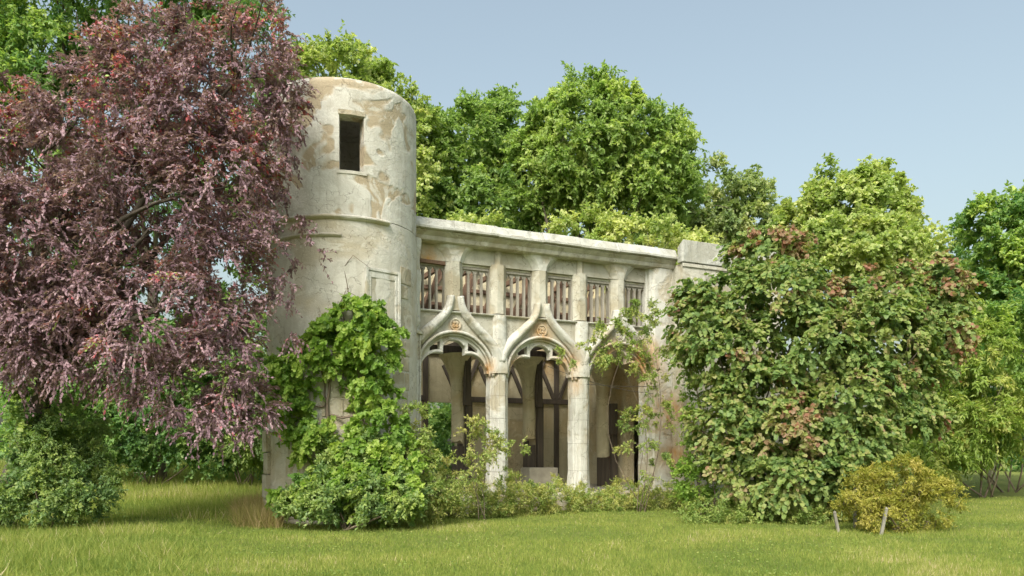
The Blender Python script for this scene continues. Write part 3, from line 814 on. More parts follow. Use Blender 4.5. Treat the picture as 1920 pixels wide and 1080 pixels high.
def twig_mesh(name, s, rad, mat, loc, parent, frac=1.0):
    a, b_ = s['tw1'], s['tw2']; a0 = s['tw0']
    pick = RNG.random(len(a)) < frac
    A = np.concatenate([a0[pick], a[pick]]); Bv = np.concatenate([a[pick], b_[pick]])
    d = Bv - A; L = np.linalg.norm(d, axis=1); ok = L > .02; A, d, L = A[ok], d[ok], L[ok]
    return leaf_mesh(name, A, d, rand_dirs(len(A)), L, np.full(len(A), rad * 2), np.full(len(A), .5), 'tri', mat, loc, parent)


def front_leaves(s, n, shape, mat, parent, loc, variants=5, zone=None, near=.5):
    """takes the n leaves that show largest out of the mass and makes each an object of its own"""
    P = s['P']; px = CX + P[:, 0] / P[:, 1] * F; py = HY - (P[:, 2] - EYE) / P[:, 1] * F
    ok = (px > 5) & (px < 1915) & (py > 5) & (py < 1075) & (P[:, 1] > 1)
    if zone: ok &= (px > zone[0]) & (px < zone[2]) & (py > zone[1]) & (py < zone[3])
    # nearest leaf in each cell of a coarse grid: the ones in front
    cell = (px // 12).astype(int) * 4096 + (py // 12).astype(int)
    order = np.lexsort((P[:, 1], cell)); order = order[ok[order]]
    first = np.ones(len(order), bool); first[1:] = cell[order][1:] != cell[order][:-1]
    cand = order[first]; size = s['L'][cand] / P[cand, 1]
    cand = cand[np.argsort(-size)][:n * 2]; cand = RNG.permutation(cand)[:n]
    U, D, W = leaf_frames(s['D'], s['N'])
    tv, tf = LEAF[shape]; meshes = []
    for k in range(variants):
        me = bpy.data.meshes.new('leaf'); me.from_pydata([tuple(p) for p in tv], [], tf); me.materials.append(mat)
        q = np.quantile(s['t'][cand], (k + .5) / variants)
        a = me.attributes.new('tint', 'FLOAT', 'POINT'); a.data.foreach_set('value', [float(q)] * len(tv)); meshes.append((q, me))
    for i in cand:
        me = min(meshes, key=lambda m: abs(m[0] - s['t'][i]))[1]
        o = bpy.data.objects.new('leaf', me); COL.objects.link(o); o.parent = parent
        mt = Matrix.Identity(4); l, w = float(s['L'][i]), float(s['W'][i])
        for r in range(3):
            mt[r][0] = U[i, r] * w; mt[r][1] = D[i, r] * l; mt[r][2] = W[i, r] * l; mt[r][3] = P[i, r] - loc[r]
        o.matrix_local = mt
    m = np.ones(len(P), bool); m[cand] = False
    return keep(s, m)


def limbs(base, targets, r0, fork=0.45, n=8, bend=.25, sub=0, seed=0):
    """trunk and limbs in one mesh"""
    rr = random.Random(seed); mb = MB(); base = Vector(base)
    top = Vector((sum(t.x for t in targets) / len(targets), sum(t.y for t in targets) / len(targets), max(t.z for t in targets)))
    def curve(a, e, ra, re, k=7, b=bend):
        d = e - a; off = Vector((rr.uniform(-1, 1), rr.uniform(-1, 1), rr.uniform(-.3, .3))) * d.length * b * .4
        pts = []; rad = []
        for i in range(k + 1):
            f = i / k; p = a + d * f + off * (math.sin(math.pi * f)); p.z += d.length * .06 * math.sin(math.pi * f)
            pts.append(p); rad.append(ra + (re - ra) * f)
        mb.tube(pts, rad, n); return pts
    fp = base.lerp(top, fork); fp.z = base.z + (top.z - base.z) * fork
    tr = curve(base + Vector((0, 0, -.25)), fp, r0 * 1.25, r0 * .7, 9, .12)
    for t_ in targets:
        st = tr[rr.randint(6, 9)]
        pts = curve(st, t_, r0 * .42, r0 * .07)
        for q in range(sub):
            s_ = pts[rr.randint(3, 6)]; e = s_ + Vector((rr.uniform(-1, 1), rr.uniform(-1, 1), rr.uniform(-.1, .9))) * (t_ - st).length * .22
            curve(s_, e, r0 * .13, r0 * .03, 5)
    return mb


def tree(name, label, lobes, base, mat, n_clumps, clump_r, twigs, per_twig, ll, lw, shape='lance', trunk_r=.22, bark='bark', group=None, sub=2, fork=.4, seed=1, n_limbs=7, **kw):
    base = Vector((base[0], base[1], gz(base[0], base[1])))
    e = empty(name, base); tag(e, label, 'tree', group)
    s = spray(lobes, n_clumps, clump_r, twigs, per_twig, ll, lw, **kw)
    s = keep(s, s['P'][:, 2] > .25)
    rr = random.Random(seed); C, _ = clump_points(lobes, n_limbs, .25)
    limbs(base, [Vector(c) for c in C], trunk_r, fork, 8, .3, sub, seed).build('trunk', M[bark], e, smooth='all', loc=base)
    leaf_mesh('crown', s['P'], s['D'], s['N'], s['L'], s['W'], s['t'], shape, mat, base, e)
    return e


def lobe(px, py, Y, rx, rz, ry=None):
    """ellipsoid seen at a photo pixel with radii given in photo pixels, at distance Y"""
    c = at(px, py, Y); k = Y / F
    return (c, (rx * k, (ry if ry else (rx + rz) / 2) * k, rz * k))


def down(lobes, m): return [(c - Vector((0, 0, m)), r) for c, r in lobes]


def gp(px, Y): return ((px - CX) / F * Y, Y)


# ---- background trees, left to right
G = 'tall trees standing behind the folly'
tree('tree', 'bright ferny green tree filling the top left corner', [lobe(20, 20, 24, 150, 130), lobe(130, -120, 24.5, 170, 140), lobe(60, 160, 24.5, 120, 110), lobe(-110, 90, 24, 140, 200)], gp(40, 24.5), M['green_d'], 260, .75, 14, 20, .16, .07, group=G, droop=.35, seed=2)
tree('tree', 'dark green tree rising directly above the purple tree', [lobe(280, -10, 26, 150, 120), lobe(420, -60, 26.5, 120, 130), lobe(330, 180, 27, 190, 150), lobe(200, 330, 27, 200, 170), lobe(440, 60, 26.5, 70, 70)], gp(300, 26.5), M['green_b'], 240, .8, 13, 18, .16, .065, group=G, droop=.35, seed=3)
tree('tree', 'green tree standing right behind the round tower', down([lobe(620, 190, 30, 105, 125), lobe(735, 200, 30.5, 62, 90), lobe(570, 150, 30, 62, 75), lobe(740, 330, 31, 90, 150), lobe(540, 330, 30, 90, 150)], 0.45), gp(650, 30.5), M['green_c'], 280, .75, 14, 18, .18, .12, group=G, seed=4)
tree('tree', 'mid green tree between the tower and the domed tree', down([lobe(850, 260, 34, 95, 98), lobe(930, 250, 35, 45, 95), lobe(945, 175, 35, 18, 32), lobe(880, 370, 33, 110, 90), lobe(800, 330, 33, 60, 110)], 0.75), gp(870, 34.5), M['green_a'], 330, .75, 13, 17, .19, .11, group=G, seed=5, tint_mid=.40)
tree('tree', 'big domed light green tree showing highest above the parapet', down([lobe(1120, 232, 33, 135, 88), lobe(1070, 268, 32.5, 90, 80), lobe(1215, 262, 33, 72, 90), lobe(1235, 330, 32.5, 62, 70), lobe(1010, 310, 33, 60, 80), lobe(1170, 340, 33, 90, 70)], 0.55), gp(1098, 33), M['green_a'], 460, .75, 14, 19, .20, .10, group=G, seed=6, inner=.62, droop=.3, tint_mid=.6, trunk_r=.28, n_limbs=10, fork=.5)
tree('tree', 'olive green tree in the gap right of the domed tree', [lobe(1325, 375, 36, 58, 75), lobe(1402, 395, 36, 46, 66), lobe(1300, 430, 36, 60, 60), lobe(1440, 440, 37, 60, 60), lobe(1370, 450, 35.5, 90, 60)], gp(1360, 36), M['olive'], 190, .65, 13, 16, .20, .12, group=G, seed=7)
tree('tree', 'pale green maple with tufted top behind the bronze shrub', [lobe(1600, 400, 28, 92, 75), lobe(1650, 395, 28, 48, 68), lobe(1570, 360, 28, 40, 40), lobe(1590, 480, 27.5, 140, 65), lobe(1510, 440, 28, 58, 66), lobe(1670, 470, 27.5, 72, 62), lobe(1592, 300, 28, 9, 9), lobe(1568, 322, 28, 9, 8)], gp(1600, 28), M['green_c'], 340, .55, 13, 15, .17, .12, group=G, seed=8, tint_mid=.6, trunk_r=.16, inner=.45)
tree('tree', 'slim pale-stemmed tree at the right edge', down([lobe(1852, 420, 30, 40, 70), lobe(1895, 410, 30, 38, 65), lobe(1880, 520, 30, 62, 90), lobe(1960, 480, 30, 80, 120), lobe(1840, 560, 30, 24, 60), lobe(1900, 620, 29, 70, 60)], 0.45), gp(1855, 30), M['green_d'], 210, .6, 13, 16, .18, .12, group=G, seed=9, trunk_r=.11, bark='pale_bark', tint_mid=.55, n_limbs=6)
tree('tree', 'low dim green tree in the gap left of the slim tree', [lobe(1770, 530, 34, 50, 60), lobe(1790, 640, 33, 60, 80), lobe(1740, 560, 34, 40, 60)], gp(1775, 34), M['green_b'], 80, .6, 12, 16, .19, .10, group=G, seed=10, trunk_r=.12)
tree('tree', 'bright green bushy tree just over the parapet', [lobe(1090, 440, 27.5, 62, 34), lobe(1200, 450, 27.5, 85, 45), lobe(1290, 470, 28, 55, 45), lobe(1140, 500, 27.5, 110, 60), lobe(900, 450, 27, 60, 40), lobe(820, 430, 27, 45, 30)], gp(1150, 27.5), M['green_c'], 130, .55, 13, 16, .16, .095, group=G, seed=12, trunk_r=.10, tint_mid=.7)

tree('tree', 'broad dark tree filling the background behind the purple crown', [lobe(60, 420, 29, 200, 200), lobe(300, 480, 30, 180, 190), lobe(460, 460, 30, 110, 220), lobe(-120, 520, 29, 200, 240), lobe(120, 640, 29, 220, 130)], gp(180, 30), M['green_d'], 270, .85, 11, 14, .2, .10, group=G, seed=14)
# far wood that closes the gaps low down
def far_wood():
    lobes = []
    for k in range(34):
        x = -46 + k * 2.9 + random.uniform(-1, 1); y = random.uniform(44, 52)
        h = random.uniform(2.6, 4.6); lobes.append((Vector((x, y, h * .8)), (2.6, 2.2, h)))
    s = spray(lobes, 640, 1.1, 10, 9, .36, .24, tint_spread=.25)
    s = keep(s, s['P'][:, 2] > .3); o = leaf_mesh('far_wood', s['P'], s['D'], s['N'], s['L'], s['W'], s['t'], 'lance', M['green_b'], (0, 45, 0), None)
    tag(o, 'far wood closing the view behind the trees', 'wood', None, 'stuff')
far_wood()


def shrub(name, label, lobes, base, mat, n_clumps, clump_r, twigs, per_twig, ll, lw, shape='lance', catg='shrub', stem_r=.03, nst=6, leaves=0, group=None, stem_mat='stem', seed=1, twig_frac=0, part='foliage', cut=None, **kw):
    base = Vector((base[0], base[1], gz(base[0], base[1])))
    e = empty(name, base); tag(e, label, catg, group)
    s = spray(lobes, n_clumps, clump_r, twigs, per_twig, ll, lw, **kw)
    ok = s['P'][:, 2] > (gz(base.x, base.y) + .02)
    if cut is not None: ok &= cut(s['P'])
    s = keep(s, ok)
    if leaves: s = front_leaves(s, leaves, shape, mat, e, base)
    if nst:
        C, _ = clump_points(lobes, nst, .3); mb = MB(); rr = random.Random(seed)
        for c in C:
            a = base + Vector((rr.uniform(-.12, .12) * nst ** .5, rr.uniform(-.1, .1), -.08)); c = Vector(c)
            off = Vector((rr.uniform(-1, 1), rr.uniform(-1, 1), 0)) * (c - a).length * .16
            mb.tube([a.lerp(c, f) + off * math.sin(math.pi * f) for f in lin(0, 1, 6)], [stem_r * (1 - .75 * f) for f in lin(0, 1, 6)], 6)
        mb.build('stems', M[stem_mat], e, smooth='all', loc=base)
    if twig_frac: twig_mesh('twigs', s, .006, M[stem_mat], base, e, twig_frac)
    leaf_mesh(part, s['P'], s['D'], s['N'], s['L'], s['W'], s['t'], shape, mat, base, e)
    return e


# ---- right-hand background shrubs
shrub('shrub', 'lime green shrub with arching leafy sprays at the right edge', [lobe(1845, 660, 24, 50, 55), lobe(1850, 740, 23.6, 75, 60), lobe(1820, 800, 23.4, 80, 50), lobe(1900, 800, 23.4, 90, 40), lobe(1760, 850, 23.4, 60, 40)], gp(1850, 24), M['lime'], 170, .42, 12, 14, .17, .05, droop=.6, seed=21, tint_mid=.55)
shrub('shrub', 'broad deep green shrub behind the lime shrub at the right edge', [lobe(1900, 700, 26, 90, 130), lobe(1800, 740, 26.5, 70, 100), lobe(1990, 640, 26, 100, 150), lobe(1720, 800, 26, 110, 70)], gp(1890, 26), M['green_d'], 240, .5, 12, 15, .15, .09, seed=22)
# ---- left-hand background shrubs, behind the lawn
GL = 'shrubs along the back of the left lawn'
shrub('shrub', 'bright green shrub seen under the purple tree beside the trunk', [lobe(90, 790, 25, 70, 80), lobe(160, 760, 25, 60, 60)], gp(110, 25), M['green_d'], 110, .5, 12, 14, .13, .07, group=GL, seed=23)
shrub('shrub', 'dark green shrub in the middle of the back hedge on the left lawn', [lobe(270, 800, 25.4, 90, 75), lobe(350, 760, 25.4, 70, 100), lobe(240, 690, 25.8, 100, 100), lobe(190, 810, 25.2, 50, 60), lobe(390, 830, 25.2, 50, 45)], gp(290, 25.4), M['green_b'], 230, .5, 12, 15, .14, .08, group=GL, seed=24)
shrub('shrub', 'deep green shrub in shade directly left of the tower foot', [lobe(470, 800, 25, 60, 70), lobe(420, 720, 25.5, 70, 120), lobe(490, 700, 25, 45, 110)], gp(460, 25.3), M['nettle'], 170, .5, 12, 15, .14, .08, group=GL, seed=25)

shrub('shrub', 'dark green shrub glimpsed through the doorway in the back wall', [lobe(850, 830, 28.5, 70, 60), lobe(800, 790, 28.5, 50, 60), lobe(900, 800, 28.5, 50, 60)], gp(840, 28.5), M['green_b'], 60, .5, 11, 13, .13, .08, seed=26)
# ---- purple tree
def purple_tree():
    base = Vector((*gp(-14, 15.6), 0)); base.z = gz(base.x, base.y)
    e = empty('purple_plum_tree', base); tag(e, 'large purple-leaved tree leaning over the lawn in front of the tower', 'tree')
    lobes = [lobe(60, 300, 15.6, 120, 120), lobe(200, 240, 15.4, 130, 150), lobe(320, 190, 15.2, 130, 140), lobe(430, 160, 15.0, 105, 110), lobe(505, 60, 15.2, 40, 55), lobe(520, 170, 14.9, 45, 60), lobe(270, 90, 15.4, 90, 55), lobe(400, 70, 15.2, 80, 50),
             lobe(420, 330, 14.8, 82, 130), lobe(300, 400, 14.6, 150, 130), lobe(100, 480, 15.0, 150, 130), lobe(420, 520, 14.7, 70, 120), lobe(280, 590, 14.5, 140, 110), lobe(80, 610, 14.8, 120, 90),
             lobe(425, 660, 14.6, 66, 90), lobe(350, 720, 14.5, 95, 70), lobe(400, 790, 14.6, 60, 50), lobe(10, 200, 15.8, 60, 70), lobe(20, 480, 15, 90, 170), lobe(470, 760, 14.7, 35, 55), lobe(240, 690, 14.6, 80, 40), lobe(30, 660, 14.9, 70, 70), lobe(140, 640, 14.7, 90, 70), lobe(60, 420, 14.8, 90, 90), lobe(150, 520, 14.5, 80, 70), lobe(40, 560, 14.6, 80, 80)]
    s1 = spray(lobes, 1120, .44, 11, 14, .084, .042, order=1.0, droop=.45, up=.5, inner=.45, tint_mid=.42, tint_spread=.16, red=.0)
    # redder new growth in the upper crown and a few green shoots
    s2 = spray(lobes[:9], 150, .38, 9, 13, .085, .045, droop=.3, up=.5, inner=.8, tint_mid=.6, red=.45)
    # loose sprays trailing over the tower
    tl = [lobe(545, 200, 14.8, 30, 120), lobe(520, 480, 14.7, 26, 150), lobe(560, 430, 14.7, 30, 24), lobe(535, 620, 14.7, 22, 60), lobe(590, 478, 14.7, 22, 10), lobe(555, 300, 14.8, 16, 16), lobe(505, 320, 14.8, 22, 150)]
    s3 = spray(tl, 90, .26, 5, 11, .082, .040, droop=.5, inner=.2, tint_mid=.35)
    s = cat(s1, s2, s3)
    # bare slanting gaps where the green behind shows
    ok = np.ones(len(s['P']), bool)
    for gx, gy, gr in ((295, 385, 26), (225, 330, 17), (110, 350, 26), (160, 365, 18), (10, 455, 26), (70, 470, 22), (150, 450, 26), (310, 610, 20), (225, 505, 18), (100, 150, 40), (430, 75, 18), (20, 165, 15), (480, 90, 12), (250, 555, 14), (340, 690, 22), (200, 690, 24), (270, 680, 16), (390, 620, 14), (455, 560, 10)):
        c = np.array(at(gx, gy, 14.6)); q = s['P'] - c; a_ = np.arctan2(q[:, 2], q[:, 0])
        ok &= np.linalg.norm(q * np.array([1, .28, 1.15]), axis=1) > gr / F * 14.6 * (1 + .35 * np.sin(a_ * 3 + gx))
    s = keep(s, ok & (s['P'][:, 2] > .9))
    s = front_leaves(s, 300, 'lance', M['purple'], e, base)
    tg = [lobe(200, 240, 15.4, 1, 1)[0], lobe(330, 150, 15.3, 1, 1)[0], lobe(450, 120, 15.1, 1, 1)[0], lobe(430, 350, 14.9, 1, 1)[0], lobe(300, 420, 14.8, 1, 1)[0], lobe(120, 480, 15.1, 1, 1)[0], lobe(450, 560, 14.8, 1, 1)[0], lobe(60, 250, 15.7, 1, 1)[0], lobe(380, 720, 14.7, 1, 1)[0], lobe(500, 90, 15.1, 1, 1)[0], lobe(270, 610, 14.8, 1, 1)[0]]
    limbs(base, tg, .21, .42, 9, .35, 4, 5).build('trunk', M['dark_bark'], e, smooth='all', loc=base)
    twig_mesh('twigs', s, .0065, M['stem'], base, e, .55)
    leaf_mesh('crown', s['P'], s['D'], s['N'], s['L'], s['W'], s['t'], 'lance', M['purple'], base, e)
purple_tree()

# ivy on its trunk
shrub('ivy', 'ivy climbing the shaded trunk at the left edge', [lobe(42, 830, 15.2, 10, 70, 10), lobe(38, 760, 15.2, 8, 40, 10)], gp(40, 15.2), M['nettle'], 22, .22, 8, 10, .08, .07, shape='broad', catg='ivy', nst=3, stem_r=.015, seed=30)
shrub('shrub', 'dense green shrub growing round the trunk at the left edge', [lobe(115, 870, 15.6, 72, 75), lobe(135, 800, 15.9, 55, 58), lobe(80, 930, 15.0, 80, 42), lobe(160, 920, 15.3, 55, 45), lobe(0, 950, 15.0, 50, 30)], gp(90, 15.6), M['nettle'], 230, .30, 12, 14, .075, .036, seed=31, tint_mid=.55)

# ---- grape vine on the tower
def grape_vine():
    base = Vector((*gp(660, 15.9), 0)); base.z = gz(base.x, base.y)
    e = empty('grape_vine', base); tag(e, 'bright green grape vine climbing the round tower', 'vine')
    lobes = [lobe(665, 605, 16.0, 46, 45, 30), lobe(690, 570, 16.1, 16, 22, 14), lobe(620, 640, 15.9, 45, 40, 30), lobe(700, 640, 16.0, 45, 45, 30), lobe(565, 690, 15.9, 48, 42, 30), lobe(535, 700, 15.9, 25, 32, 26), lobe(695, 720, 16.0, 42, 60, 30), lobe(530, 745, 15.9, 22, 30, 24), lobe(560, 780, 15.9, 22, 32, 20),
             lobe(590, 830, 15.8, 36, 40, 28), lobe(715, 800, 15.7, 52, 38, 32), lobe(735, 860, 15.4, 42, 42, 30), lobe(690, 850, 15.5, 40, 40, 30), lobe(750, 910, 15.1, 34, 30, 24), lobe(700, 925, 14.9, 30, 26, 20), lobe(545, 930, 15.2, 24, 22, 18), lobe(620, 915, 15.0, 26, 22, 18), lobe(575, 900, 15.2, 20, 24, 16), lobe(660, 900, 14.95, 22, 20, 16), lobe(780, 925, 15.0, 18, 26, 16), lobe(745, 610, 16.2, 18, 14, 12), lobe(640, 690, 15.9, 30, 20, 20)]
    s = spray(lobes, 330, .26, 7, 9, .108, .108, droop=.5, up=.25, inner=.35, tint_mid=.55, tint_spread=.2)
    s['N'] = unit(s['N'] + np.array([-.1, -.55, 0]))
    s = front_leaves(s, 300, 'lobed', M['vine'], e, base)
    mb = MB(); rr = random.Random(4)
    for pts, r in (([(655, 940, 15.6), (650, 860, 15.8), (612, 790, 16.05), (615, 720, 16.1), (640, 660, 16.1)], .045),
                   ([(662, 935, 15.6), (676, 850, 15.8), (668, 785, 16.0), (612, 778, 16.1), (606, 700, 16.15), (600, 640, 16.1)], .035),
                   ([(670, 930, 15.6), (690, 830, 15.9), (670, 750, 16.05), (640, 720, 16.1), (650, 610, 16.1)], .030),
                   ([(612, 760, 16.1), (570, 765, 16.1), (545, 740, 16.05)], .022), ([(648, 620, 16.1), (640, 575, 16.15), (652, 555, 16.18), (668, 570, 16.18)], .016), ([(655, 560, 16.2), (645, 500, 16.2), (662, 478, 16.2), (690, 500, 16.25)], .009),
                   ([(630, 590, 16.15), (638, 545, 16.2), (655, 540, 16.2)], .01), ([(640, 640, 16.1), (628, 590, 16.15), (648, 545, 16.15), (676, 560, 16.2)], .012)):
        P = [at(*p) for p in pts]; Q = []
        for i in range(len(P) - 1):
            for f in (0, .25, .5, .75): Q.append(P[i].lerp(P[i + 1], f) + Vector((rr.uniform(-1, 1), rr.uniform(-.3, .3), rr.uniform(-1, 1))) * r * .8)
        Q.append(P[-1]); mb.tube(Q, [r * (1 - .6 * i / len(Q)) for i in range(len(Q))], 7)
    mb.build('stems', M['stem'], e, smooth='all', loc=base)
    twig_mesh('twigs', s, .005, M['stem'], base, e, .5)
    leaf_mesh('foliage', s['P'], s['D'], s['N'], s['L'], s['W'], s['t'], 'lobed', M['vine'], base, e)
grape_vine()

shrub('shrub', 'dark nettle thicket at the foot of the tower below the vine', [lobe(640, 912, 15.4, 74, 40), lobe(575, 935, 15.2, 38, 24), lobe(720, 915, 15.3, 60, 48), lobe(660, 945, 14.9, 110, 26), lobe(555, 950, 14.9, 36, 16), lobe(620, 860, 15.6, 26, 40), lobe(680, 850, 15.6, 30, 44), lobe(760, 940, 15.0, 40, 28), lobe(610, 925, 15, 24, 42), lobe(700, 935, 14.9, 22, 36)], gp(640, 15.1), M['nettle'], 330, .20, 11, 13, .08, .04, seed=33, tint_mid=.6)
shrub('shrub', 'ragged weedy shrub with pale leaves before the carved pilaster', [lobe(785, 870, 15.9, 26, 60), lobe(780, 800, 16.2, 18, 40), lobe(830, 900, 16.0, 34, 50), lobe(800, 930, 15.7, 40, 34)], gp(800, 15.9), M['weed'], 110, .22, 8, 11, .07, .032, seed=34, nst=0, twig_frac=.6, tint_mid=.6)
shrub('shrub', 'twiggy yellow-green shrub leaning on the column between the first two arches', [lobe(905, 840, 17.3, 30, 30), lobe(880, 880, 17.2, 28, 34), lobe(945, 830, 17.4, 26, 18), lobe(965, 840, 17.4, 20, 16), lobe(890, 805, 17.4, 22, 16)], gp(905, 17.2), M['weed'], 55, .22, 7, 10, .065, .032, seed=35, nst=3, stem_r=.012, twig_frac=.9, tint_mid=.75)
# ---- vine on the right pier
shrub('climbing_plant', 'light green climber sprawling over the right arch and corner pier', [lobe(1190, 600, 19.6, 48, 24, 20), lobe(1205, 580, 19.6, 30, 14, 14), lobe(1150, 620, 19.6, 26, 18, 18), lobe(1120, 655, 19.5, 40, 20, 16), lobe(1060, 665, 19.3, 26, 12, 12), lobe(1160, 660, 19.5, 40, 18, 16), lobe(1235, 640, 19.6, 32, 40, 18), lobe(1210, 690, 19.6, 34, 26, 16), lobe(1200, 785, 19.3, 34, 24, 20), lobe(1190, 830, 19.2, 32, 16, 18), lobe(1245, 780, 19.5, 24, 26, 14), lobe(1225, 720, 19.5, 22, 30, 14), lobe(1240, 880, 19.1, 34, 24, 18)],
      gp(1205, 19.3), M['weed'], 130, .22, 9, 11, .065, .036, catg='climber', seed=36, twig_frac=.8, nst=5, stem_r=.012, tint_mid=.55)
shrub('climbing_plant', 'fresh green creeper on the strip right of the corner pier', [lobe(1300, 760, 18.8, 18, 80, 14), lobe(1310, 850, 18.6, 34, 45, 18), lobe(1300, 900, 18.4, 40, 40, 20)], gp(1305, 18.5), M['vine'], 90, .20, 8, 11, .075, .05, catg='climber', seed=37)

# ---- big bronze shrub
def bronze_shrub():
    base = Vector((*gp(1500, 18.4), 0)); base.z = gz(base.x, base.y)
    e = empty('bronze_leaved_shrub', base); tag(e, 'huge broad-leaved bronze and green shrub smothering the right-hand pavilion', 'shrub')
    lobes = [lobe(1440, 482, 19.0, 75, 42), lobe(1345, 568, 18.6, 62, 46), lobe(1310, 600, 18.6, 50, 70), lobe(1450, 560, 18.4, 95, 70), lobe(1560, 580, 18.5, 90, 50), lobe(1670, 556, 18.8, 72, 46), lobe(1750, 552, 18.9, 58, 55), lobe(1750, 620, 18.8, 55, 70), lobe(1640, 630, 18.2, 100, 75), lobe(1500, 640, 18.0, 110, 75), lobe(1370, 660, 18.2, 85, 65), lobe(1590, 730, 17.8, 100, 60), lobe(1430, 740, 17.8, 90, 60), lobe(1710, 710, 18.4, 60, 60), lobe(1360, 790, 18.0, 60, 60),
             lobe(1480, 820, 17.5, 100, 60), lobe(1590, 820, 17.5, 90, 55), lobe(1690, 790, 18.0, 70, 40), lobe(1400, 880, 17.4, 80, 55), lobe(1500, 900, 17.2, 100, 55), lobe(1600, 890, 17.3, 70, 50), lobe(1560, 930, 17.2, 70, 30), lobe(1740, 800, 18.2, 35, 25)]
    s = spray(lobes, 1120, .36, 9, 9, .102, .094, order=.8, droop=.55, up=.35, inner=.5, tint_mid=.42, tint_spread=.14)
    # bronze young leaves on the outer upper sprays
    up_l = [lobe(1440, 462, 19.0, 65, 28), lobe(1305, 565, 18.6, 34, 38), lobe(1750, 540, 18.8, 60, 60), lobe(1670, 538, 18.7, 70, 32), lobe(1560, 562, 18.4, 80, 32), lobe(1770, 640, 18.7, 36, 60), lobe(1640, 700, 18.0, 60, 20), lobe(1480, 800, 17.3, 80, 50), lobe(1730, 790, 18.1, 36, 20)]
    s2 = spray(up_l, 190, .32, 7, 8, .105, .098, droop=.5, up=.35, inner=.75, tint_mid=.86, tint_spread=.09)
    s = cat(s, s2); s['N'] = unit(s['N'] + np.array([-.05, -.30, .1]))
    s = keep(s, s['P'][:, 2] > .04)
    s = front_leaves(s, 300, 'broad', M['hazel'], e, base)
    C, _ = clump_points(lobes, 16, .3); mb = MB(); rr = random.Random(8)
    for c in C:
        a = base + Vector((rr.uniform(-1.2, 1.2), rr.uniform(-.2, .6), -.1)); c = Vector(c); off = Vector((rr.uniform(-1, 1), rr.uniform(-1, 1), 0)) * .5
        mb.tube([a.lerp(c, f) + off * math.sin(math.pi * f) for f in lin(0, 1, 8)], [.05 * (1 - .8 * f) for f in lin(0, 1, 8)], 7)
    mb.build('stems', M['bark'], e, smooth='all', loc=base)
    twig_mesh('twigs', s, .006, M['stem'], base, e, .4)
    leaf_mesh('foliage', s['P'], s['D'], s['N'], s['L'], s['W'], s['t'], 'broad', M['hazel'], base, e)
bronze_shrub()

shrub('shrub', 'low golden yellow shrub on the lawn before the bronze shrub', [lobe(1640, 925, 15.2, 46, 42), lobe(1690, 905, 15.0, 46, 46), lobe(1745, 935, 15.0, 44, 50), lobe(1605, 950, 15.0, 34, 24), lobe(1660, 975, 14.8, 50, 30), lobe(1625, 900, 15.2, 20, 26)], gp(1670, 15.0), M['yellow'], 200, .22, 10, 13, .065, .020, seed=40, droop=.15, tint_mid=.5, twig_frac=.3)
for k, (px, y0, y1, Y, lean, lab) in enumerate(((1603, 905, 990, 15.6, .02, 'thin bleached stake rising behind the golden shrub'), (1572, 962, 985, 14.9, -.12, 'short pale stake leaning at the left of the golden shrub'),
                                               (1652, 955, 1010, 14.3, .16, 'pale broken stake leaning before the golden shrub'))):
    a = at(px, y1, Y); a.z = gz(a.x, a.y); t_ = at(px, y0, Y)
    e = empty('stake', a); tag(e, lab, 'stake', 'pale stakes round the golden shrub')
    mb = MB(); h = t_.z - a.z
    mb.quad_grid([[(lean * z / max(h, .1) * .6 + x * (.028 - .004 * z), y * .02, z) for x, y in ((-1, -1), (1, -.8), (.9, 1), (-1, .9))] for z in lin(-.1, h, 4)], True, True); mb.build('shaft', M['stake'], e)
    mb = MB(); mb.quad_grid([[(lean * .6 + x * r, y * r, z) for x, y in ((-1, -1), (1, -1), (1, 1), (-1, 1))] for r, z in ((.026, h + .001), (.016, h + .03), (.004, h + .045))], True, True); mb.build('tip', M['stake'], e)


# ---- weeds along the plinth, rough grass, lawn
def blades(name, pts_fn, n, h0, h1, w, mat, label, lean=.35, tint=(.38, .2), catg='grass'):
    P = pts_fn(n); n = len(P)
    P[:, 2] = [gz(x, y) for x, y in P[:, :2]]
    D = RNG.normal(0, lean, (n, 3)); D[:, 2] = 1.0
    patch = np.array([noise.noise(Vector((x * .45, y * .6, 2))) + .5 * noise.noise(Vector((x * 2.1, y * 2.1, 7))) for x, y in P[:, :2]])
    t = np.clip(RNG.normal(tint[0], tint[1], n) + patch * .38, 0, 1)
    L = RNG.uniform(h0, h1, n) * (1 + .5 * patch)
    o = leaf_mesh(name, P, D, rand_dirs(n) * np.array([1, 1, .1]), L, np.full(n, w) * RNG.uniform(.7, 1.3, n), t, 'tri', mat, (0, 15, 0), None)
    return tag(o, label, catg, None, 'stuff')


def lawn_pts(n):
    Y = 8.6 + (24 - 8.6) * RNG.random(n) ** 1.55
    X = RNG.uniform(-1, 1, n) * (Y * .70 + .6)
    return np.stack([X, Y, np.zeros(n)], 1)


blades('lawn_grass', lawn_pts, 340000, .035, .085, .010, M['grass'], 'short mown lawn across the foreground')


def zone(px0, px1, Y0, Y1):
    def fn(n):
        u, v = RNG.random(n), RNG.random(n)
        Y = Y0 + (Y1 - Y0) * v; X = (px0 + (px1 - px0) * u - CX) / F * Y
        k = np.array([.30 * noise.noise(Vector((x * .7, y * .7, 11))) + .22 * noise.noise(Vector((x * 2.3, y * 2.3, 4))) for x, y in zip(X, Y)])
        edge = np.minimum(np.minimum(u, 1 - u), np.minimum(v, 1 - v)) * 2
        ok = edge + k > RNG.uniform(.05, .5, n)
        return np.stack([X, Y, np.zeros(n)], 1)[ok]
    return fn


